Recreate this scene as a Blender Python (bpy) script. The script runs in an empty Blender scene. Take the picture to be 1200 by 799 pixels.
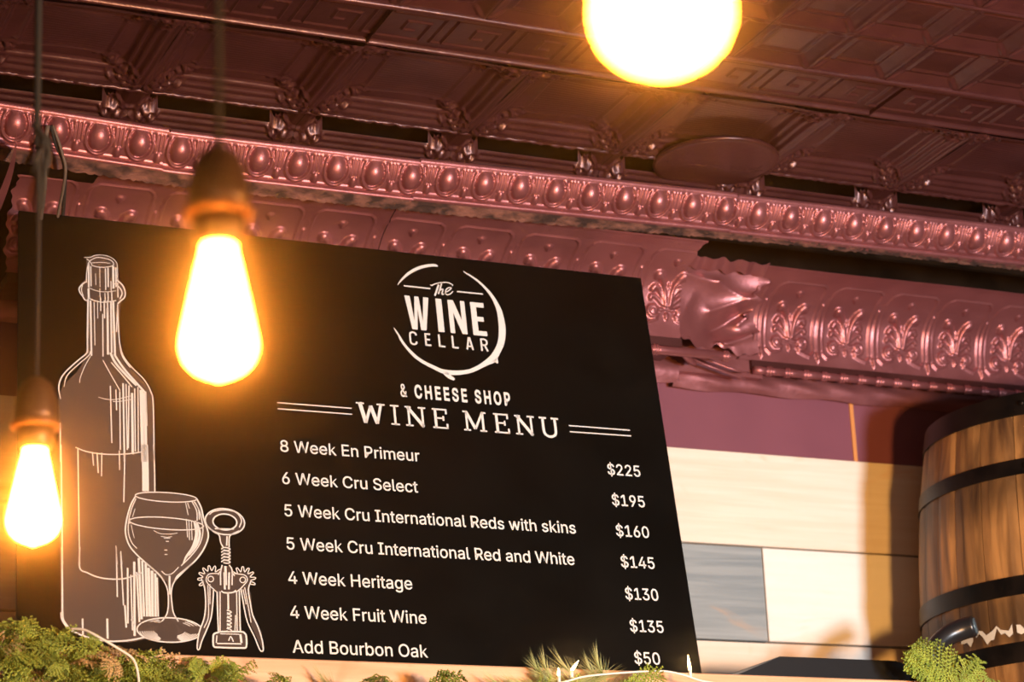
import bpy, bmesh, math, random
import numpy as np
from mathutils import Vector, Matrix

random.seed(7)
SC = bpy.context.scene
COL = SC.collection
PI = math.pi

# ------------------------------------------------------------------ camera
cam_data = bpy.data.cameras.new('camera')
cam = bpy.data.objects.new('camera', cam_data)
COL.objects.link(cam)
SC.camera = cam
cam_data.sensor_width = 36.0
cam_data.lens = 82.53
_r = Vector((0.91681122, -0.39728899, -0.04023232))
_d = Vector((0.08657985, 0.29612463, -0.95121718))
_f = Vector((0.3898219, 0.86860328, 0.30588761))
cam.matrix_world = Matrix(((_r.x, -_d.x, -_f.x, 0.0), (_r.y, -_d.y, -_f.y, -4.127), (_r.z, -_d.z, -_f.z, 1.55), (0, 0, 0, 1)))
cam_data.dof.use_dof = True
cam_data.dof.focus_distance = 4.0
cam_data.dof.aperture_fstop = 4.8
cam_data.dof.aperture_blades = 0
cam_data.clip_start = 0.05

# ------------------------------------------------------------------ world and lights
world = bpy.data.worlds.new('room_ambience')
SC.world = world
world.use_nodes = True
world.node_tree.nodes['Background'].inputs[0].default_value = (0.75, 0.62, 0.55, 1)
world.node_tree.nodes['Background'].inputs[1].default_value = 0.022

def area_light(name, loc, target, size, power, color, size_y=None):
    l = bpy.data.lights.new(name, 'AREA')
    l.shape = 'RECTANGLE' if size_y else 'SQUARE'
    l.size = size
    if size_y: l.size_y = size_y
    l.energy = power
    l.color = color
    o = bpy.data.objects.new(name, l)
    COL.objects.link(o)
    o.location = loc
    o.rotation_euler = (Vector(target) - Vector(loc)).to_track_quat('-Z', 'Y').to_euler()
    return o

key = area_light('daylight_window', (2.25, -4.4, 1.72), (2.55, 0, 2.85), 0.36, 70, (0.82, 0.90, 1.0))
key.data.spread = math.radians(95)
area_light('warm_room_lamp', (1.66, -3.2, 1.92), (2.3, 0, 2.7), 0.14, 114, (1.0, 0.46, 0.10))

area_light('added_sheen_fill', (-.2, -4.8, 1.3), (1.8, 0, 3.1), 1.5, 20, (1.0, 0.72, 0.52))  # unseen soft fill, added to bring broad sheen onto the tin

SC.view_settings.view_transform = 'Standard'
SC.view_settings.look = 'None'
SC.view_settings.exposure = 0.0
SC.view_settings.gamma = 1.0
SC.view_settings.use_curve_mapping = False
SC.cycles.use_denoising = True
SC.cycles.max_bounces = 6
SC.cycles.diffuse_bounces = 3
SC.cycles.glossy_bounces = 3
SC.cycles.volume_bounces = 0
SC.cycles.sample_clamp_indirect = 4.0
SC.cycles.caustics_reflective = False
SC.cycles.caustics_refractive = False

BULB_STRENGTH = 130.0
HAZE_DENSITY = 0.036

# ------------------------------------------------------------------ object helpers
def mesh_of(name, verts, faces, smooth=False):
    me = bpy.data.meshes.new(name)
    me.from_pydata([tuple(map(float, v)) for v in verts], [], [tuple(f) for f in faces])
    me.update()
    if smooth:
        me.polygons.foreach_set('use_smooth', [True] * len(me.polygons))
    return me

def link(name, me, m=None, parent=None, loc=None, rot=None, **props):
    o = bpy.data.objects.new(name, me)
    COL.objects.link(o)
    if m is not None and me is not None and not me.materials:
        me.materials.append(m)
    if parent is not None: o.parent = parent
    if loc is not None: o.location = loc
    if rot is not None: o.rotation_euler = rot
    for k, v in props.items(): o[k] = v
    return o

def thing(name, label, category, loc=(0, 0, 0), group=None):
    o = bpy.data.objects.new(name, None)
    COL.objects.link(o)
    o.location = loc
    o['label'] = label
    o['category'] = category
    if group: o['group'] = group
    return o

def structure(name, loc=(0, 0, 0)):
    o = bpy.data.objects.new(name, None)
    COL.objects.link(o)
    o.location = loc
    o['kind'] = 'structure'
    return o

def box(x0, x1, y0, y1, z0, z1, bevel=0.0, name='box'):
    bm = bmesh.new()
    bmesh.ops.create_cube(bm, size=1.0)
    for v in bm.verts:
        v.co = Vector((x0 + (v.co.x + .5) * (x1 - x0), y0 + (v.co.y + .5) * (y1 - y0), z0 + (v.co.z + .5) * (z1 - z0)))
    if bevel > 0:
        bmesh.ops.bevel(bm, geom=bm.edges[:], offset=bevel, segments=1, affect='EDGES')
    me = bpy.data.meshes.new(name)
    bm.to_mesh(me); bm.free()
    return me

def lathe(profile, n=32, name='lathe', smooth=True):
    """profile: (radius, z) pairs, top to bottom"""
    V, F = [], []
    for r, z in profile:
        for k in range(n):
            a = 2 * PI * k / n
            V.append((r * math.cos(a), r * math.sin(a), z))
    for i in range(len(profile) - 1):
        for k in range(n):
            k2 = (k + 1) % n
            F.append((i * n + k, (i + 1) * n + k, (i + 1) * n + k2, i * n + k2))
    F.append(tuple(range(n)))
    F.append(tuple(reversed(range((len(profile) - 1) * n, len(profile) * n))))
    return mesh_of(name, V, F, smooth)

def tube(points, radii, n=8, name='tube', cap=True):
    pts = [Vector(p) for p in points]
    if not hasattr(radii, '__len__'): radii = [radii] * len(pts)
    V, F = [], []
    up = Vector((0.0, 0.0, 1.0))
    for i, p in enumerate(pts):
        t = (pts[min(i + 1, len(pts) - 1)] - pts[max(i - 1, 0)]).normalized()
        ref = up if abs(t.z) < .9 else Vector((1, 0, 0))
        a = t.cross(ref).normalized(); b = t.cross(a).normalized()
        for k in range(n):
            w = 2 * PI * k / n
            V.append(p + (a * math.cos(w) + b * math.sin(w)) * radii[i])
    for i in range(len(pts) - 1):
        for k in range(n):
            k2 = (k + 1) % n
            F.append((i * n + k, i * n + k2, (i + 1) * n + k2, (i + 1) * n + k))
    if cap:
        F.append(tuple(reversed(range(n)))); F.append(tuple(range((len(pts) - 1) * n, len(pts) * n)))
    return mesh_of(name, V, F, True)

def grid_mesh(P, name='grid', flip=False):
    """P: array (rows, cols, 3)"""
    R, Cn, _ = P.shape
    V = P.reshape(-1, 3)
    idx = np.arange(R * Cn).reshape(R, Cn)
    q = np.stack([idx[:-1, :-1], idx[:-1, 1:], idx[1:, 1:], idx[1:, :-1]], -1).reshape(-1, 4)
    if flip: q = q[:, ::-1]
    me = bpy.data.meshes.new(name)
    me.vertices.add(len(V)); me.vertices.foreach_set('co', V.astype(np.float32).ravel())
    me.loops.add(q.size); me.loops.foreach_set('vertex_index', q.astype(np.int32).ravel())
    me.polygons.add(len(q)); me.polygons.foreach_set('loop_start', np.arange(0, q.size, 4, dtype=np.int32))
    me.update(calc_edges=True)
    me.polygons.foreach_set('use_smooth', [True] * len(q))
    return me

def spline(pts, n):
    """Catmull-Rom through pts"""
    P = [np.array(p, float) for p in pts]
    P = [2 * P[0] - P[1]] + P + [2 * P[-1] - P[-2]]
    out = []
    m = len(P) - 3
    for i in range(n):
        t = i / (n - 1) * m
        k = min(int(t), m - 1); u = t - k
        a, b, c, d = P[k:k + 4]
        out.append(.5 * ((2 * b) + (c - a) * u + (2 * a - 5 * b + 4 * c - d) * u * u + (3 * b - a - 3 * c + d) * u ** 3))
    return out

# ------------------------------------------------------------------ materials
def material(name, color, rough=.6, metal=0.0, **kw):
    m = bpy.data.materials.new(name)
    m.use_nodes = True
    b = m.node_tree.nodes['Principled BSDF']
    b.inputs['Base Color'].default_value = (*color, 1)
    b.inputs['Roughness'].default_value = rough
    b.inputs['Metallic'].default_value = metal
    for k, v in kw.items():
        b.inputs[k.replace('_', ' ')].default_value = v
    return m

def nodes(m): return m.node_tree.nodes, m.node_tree.links, m.node_tree.nodes['Principled BSDF']

def add_noise(m, c1, c2, scale, stretch=(1, 1, 1), detail=5, lo=.35, hi=.65, bump=0.0, bscale=None, rough=None, random_amt=0.0, coord='Object', distortion=0.0):
    N, L, B = nodes(m)
    tc = N.new('ShaderNodeTexCoord'); mp = N.new('ShaderNodeMapping')
    mp.inputs['Scale'].default_value = stretch
    L.new(tc.outputs[coord], mp.inputs['Vector'])
    vec = mp.outputs['Vector']
    if random_amt:
        oi = N.new('ShaderNodeObjectInfo'); ml = N.new('ShaderNodeMath'); ml.operation = 'MULTIPLY'; ml.inputs[1].default_value = 37.0
        L.new(oi.outputs['Random'], ml.inputs[0])
        va = N.new('ShaderNodeVectorMath'); va.operation = 'ADD'
        L.new(vec, va.inputs[0]); L.new(ml.outputs[0], va.inputs[1]); vec = va.outputs[0]
    nz = N.new('ShaderNodeTexNoise'); nz.inputs['Scale'].default_value = scale; nz.inputs['Detail'].default_value = detail
    nz.inputs['Distortion'].default_value = distortion
    L.new(vec, nz.inputs['Vector'])
    cr = N.new('ShaderNodeValToRGB')
    cr.color_ramp.elements[0].position = lo; cr.color_ramp.elements[0].color = (*c1, 1)
    cr.color_ramp.elements[1].position = hi; cr.color_ramp.elements[1].color = (*c2, 1)
    L.new(nz.outputs['Fac'], cr.inputs['Fac'])
    out = cr.outputs['Color']
    if random_amt:
        hs = N.new('ShaderNodeHueSaturation')
        mr = N.new('ShaderNodeMapRange'); mr.inputs['To Min'].default_value = 1 - random_amt; mr.inputs['To Max'].default_value = 1 + random_amt
        L.new(oi.outputs['Random'], mr.inputs['Value']); L.new(mr.outputs[0], hs.inputs['Value']); L.new(out, hs.inputs['Color']); out = hs.outputs['Color']
    L.new(out, B.inputs['Base Color'])
    if rough:
        r2 = N.new('ShaderNodeMapRange'); r2.inputs['To Min'].default_value = rough[0]; r2.inputs['To Max'].default_value = rough[1]
        L.new(nz.outputs['Fac'], r2.inputs['Value']); L.new(r2.outputs[0], B.inputs['Roughness'])
    if bump:
        nb = N.new('ShaderNodeTexNoise'); nb.inputs['Scale'].default_value = bscale or scale * 3; nb.inputs['Detail'].default_value = 6
        L.new(vec, nb.inputs['Vector'])
        bp = N.new('ShaderNodeBump'); bp.inputs['Strength'].default_value = bump; bp.inputs['Distance'].default_value = .004
        L.new(nb.outputs['Fac'], bp.inputs['Height']); L.new(bp.outputs['Normal'], B.inputs['Normal'])
    return m, out

TIN = material('plum_painted_tin', (.13, .04, .05), .34, .60)
add_noise(TIN, (.27, .090, .098), (.35, .125, .135), 14, detail=6, lo=.3, hi=.7, bump=.22, bscale=55, rough=(.32, .45))
CEIL_TIN = material('shaded_plum_tin', (.08, .025, .03), .38, .35)
add_noise(CEIL_TIN, (.050, .014, .014), (.078, .023, .023), 9, detail=6, lo=.3, hi=.7, bump=.3, bscale=40, rough=(.26, .42))  # same plum tin, its colour darkened for the weak light on the ceiling
PURPLE = material('plum_wall_paint', (.17, .055, .085), .55)
add_noise(PURPLE, (.17, .050, .078), (.205, .062, .092), 6, lo=.3, hi=.7, bump=.06, bscale=120)
RAW = material('shade_darkened_lath', (.05, .03, .02), .9)
add_noise(RAW, (.004, .003, .002), (.014, .009, .006), 12, bump=.5)  # near-black colour carries the shade of the hollow behind the tin
RAW.node_tree.nodes['Principled BSDF'].inputs['Specular IOR Level'].default_value = .03
RAGGED = material('ragged_plaster_edge', (.3, .15, .12), .9)
add_noise(RAGGED, (.03, .014, .012), (.20, .085, .065), 45, stretch=(.6, 1, 1), lo=.4, hi=.62, bump=1.0, bscale=90)
BARE = material('bare_orange_wood', (.62, .25, .07), .7)

def wood(name, c1, c2, grain=(1.2, 12, 26), rough=.6, rnd=.08, knots=None, bump=.12, scale=3.0):
    m = material(name, c1, rough)
    m, out = add_noise(m, c1, c2, scale, stretch=grain, detail=7, lo=.32, hi=.68, bump=bump, bscale=scale * 2, random_amt=rnd, distortion=.6)
    if knots:
        N, L, B = nodes(m)
        tc = N.new('ShaderNodeTexCoord'); mp = N.new('ShaderNodeMapping'); mp.inputs['Scale'].default_value = (1.6, 1, 3.2)
        L.new(tc.outputs['Object'], mp.inputs['Vector'])
        nz = N.new('ShaderNodeTexNoise'); nz.inputs['Scale'].default_value = 3.0; nz.inputs['Detail'].default_value = 3; nz.inputs['Distortion'].default_value = 1.5
        L.new(mp.outputs[0], nz.inputs['Vector'])
        cr = N.new('ShaderNodeValToRGB'); cr.color_ramp.elements[0].position = .63; cr.color_ramp.elements[0].color = (0, 0, 0, 1)
        cr.color_ramp.elements[1].position = .78; cr.color_ramp.elements[1].color = (1, 1, 1, 1)
        L.new(nz.outputs['Fac'], cr.inputs['Fac'])
        mx = N.new('ShaderNodeMix'); mx.data_type = 'RGBA'
        L.new(cr.outputs['Color'], mx.inputs['Factor']); L.new(out, mx.inputs['A']); mx.inputs['B'].default_value = (*knots, 1)
        L.new(mx.outputs['Result'], B.inputs['Base Color'])
    return m

PINE = wood('cream_pine', (.74, .645, .535), (.81, .735, .645), knots=(.72, .45, .26))
PINE_WHITE = wood('whitewashed_pine', (.82, .80, .76), (.87, .85, .82), rnd=.03, knots=(.85, .68, .52))
PLANK_GREY = wood('grey_stained_plank', (.21, .26, .29), (.33, .38, .40), rnd=.02, knots=(.42, .33, .26))
SHELF_PINE = wood('orange_pine', (.60, .33, .18), (.80, .52, .34), grain=(1.0, 9, 18), rnd=.05, knots=(.42, .16, .05))

def oak():
    m = material('barrel_oak', (.4, .2, .07), .55)
    m, out = add_noise(m, (.09, .040, .014), (.55, .28, .09), 3.2, stretch=(9, 9, 1.1), detail=8, lo=.3, hi=.72, bump=.25, bscale=7, random_amt=.28, distortion=.8)
    N, L, B = nodes(m)
    # char and grime gathered beside the hoops and at the chime
    tc = N.new('ShaderNodeTexCoord'); sp = N.new('ShaderNodeSeparateXYZ'); L.new(tc.outputs['Object'], sp.inputs[0])
    nz = N.new('ShaderNodeTexNoise'); nz.inputs['Scale'].default_value = 11; nz.inputs['Detail'].default_value = 6
    L.new(tc.outputs['Object'], nz.inputs['Vector'])
    mm_ = N.new('ShaderNodeMapRange'); mm_.inputs['To Min'].default_value = -.035; mm_.inputs['To Max'].default_value = .035
    L.new(nz.outputs['Fac'], mm_.inputs['Value'])
    ad = N.new('ShaderNodeMath'); L.new(sp.outputs['Z'], ad.inputs[0]); L.new(mm_.outputs[0], ad.inputs[1])
    ab = N.new('ShaderNodeMath'); ab.operation = 'ABSOLUTE'; L.new(ad.outputs[0], ab.inputs[0])
    cr = N.new('ShaderNodeValToRGB'); r = cr.color_ramp
    r.elements[0].position = .0; r.elements[0].color = (.30, .30, .30, 1)
    r.elements[1].position = 1.0; r.elements[1].color = (.25, .25, .25, 1)
    for p, v in ((.07, .35), (.13, .55), (.20, 1), (.38, 1), (.47, .62), (.54, .40), (.60, .45), (.68, .92), (.80, .85), (.87, .55)):
        e = r.elements.new(p); e.color = (v, v * .97, v * .92, 1)
    ml = N.new('ShaderNodeMath'); ml.operation = 'MULTIPLY'; ml.inputs[1].default_value = 2.1
    L.new(ab.outputs[0], ml.inputs[0]); L.new(ml.outputs[0], cr.inputs['Fac'])
    mx = N.new('ShaderNodeMix'); mx.data_type = 'RGBA'; mx.blend_type = 'MULTIPLY'; mx.inputs['Factor'].default_value = 1
    L.new(out, mx.inputs['A']); L.new(cr.outputs['Color'], mx.inputs['B'])
    L.new(mx.outputs['Result'], B.inputs['Base Color'])
    return m
OAK = oak()
OAK_HEAD = wood('barrel_head_oak', (.35, .17, .06), (.5, .27, .1))
HOOP = material('blackened_hoop_steel', (.022, .018, .016), .42, .7)
add_noise(HOOP, (.006, .006, .006), (.026, .018, .013), 16, lo=.4, hi=.75, rough=(.3, .6))
STAIN = material('chalky_residue', (.62, .58, .48), .9)
BOARD = material('matt_black_panel', (.0075, .0075, .007), .42)
add_noise(BOARD, (.0012, .0015, .0013), (.0024, .0028, .0025), 8, rough=(.42, .55))
BOARD.node_tree.nodes['Principled BSDF'].inputs['Specular IOR Level'].default_value = .10
VINYL = material('white_print', (.74, .78, .80), .5)
TAUPE = material('taupe_print', (.072, .054, .047), .55)
TAUPE_DARK = material('dark_taupe_print', (.055, .040, .035), .55)
CORD = material('black_cloth_cord', (.012, .012, .012), .8)
GREY_CORD = material('grey_brown_cable', (.12, .09, .07), .7)
SOCKET = material('bronze_socket', (.10, .055, .035), .42, .6)
RING = material('amber_socket_ring', (.22, .09, .025), .45, .2)
BLACK_PLASTIC = material('black_plastic', (.012, .013, .015), .32)
BLUE_CAP = material('blue_grey_cap', (.10, .16, .20), .3, .4)
WHITE_WIRE = material('white_wire', (.80, .78, .72), .5)
def emitter(name, color, s):
    m = bpy.data.materials.new(name); m.use_nodes = True
    N, L = m.node_tree.nodes, m.node_tree.links
    N.clear(); e = N.new('ShaderNodeEmission'); o = N.new('ShaderNodeOutputMaterial')
    e.inputs['Color'].default_value = (*color, 1); e.inputs['Strength'].default_value = s
    L.new(e.outputs[0], o.inputs['Surface'])
    return m
BULB = emitter('glowing_filament_bulb', (1.0, .29, .025), BULB_STRENGTH)
MINI = emitter('glowing_fairy_light', (1.0, .55, .2), 40)
def leafmat(name, c1, c2, sc):
    m = material(name, c1, .55)
    add_noise(m, c1, c2, sc, lo=.3, hi=.7, random_amt=.25)
    return m
CEDAR = leafmat('cedar_green', (.13, .20, .025), (.36, .44, .07), 20)
CEDAR_TAN = leafmat('cedar_dried_tan', (.42, .28, .12), (.60, .44, .22), 20)
PINE_NEEDLE = leafmat('needle_green', (.20, .27, .07), (.52, .52, .24), 20)
TWIG = material('brown_twig', (.22, .12, .05), .8)

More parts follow.
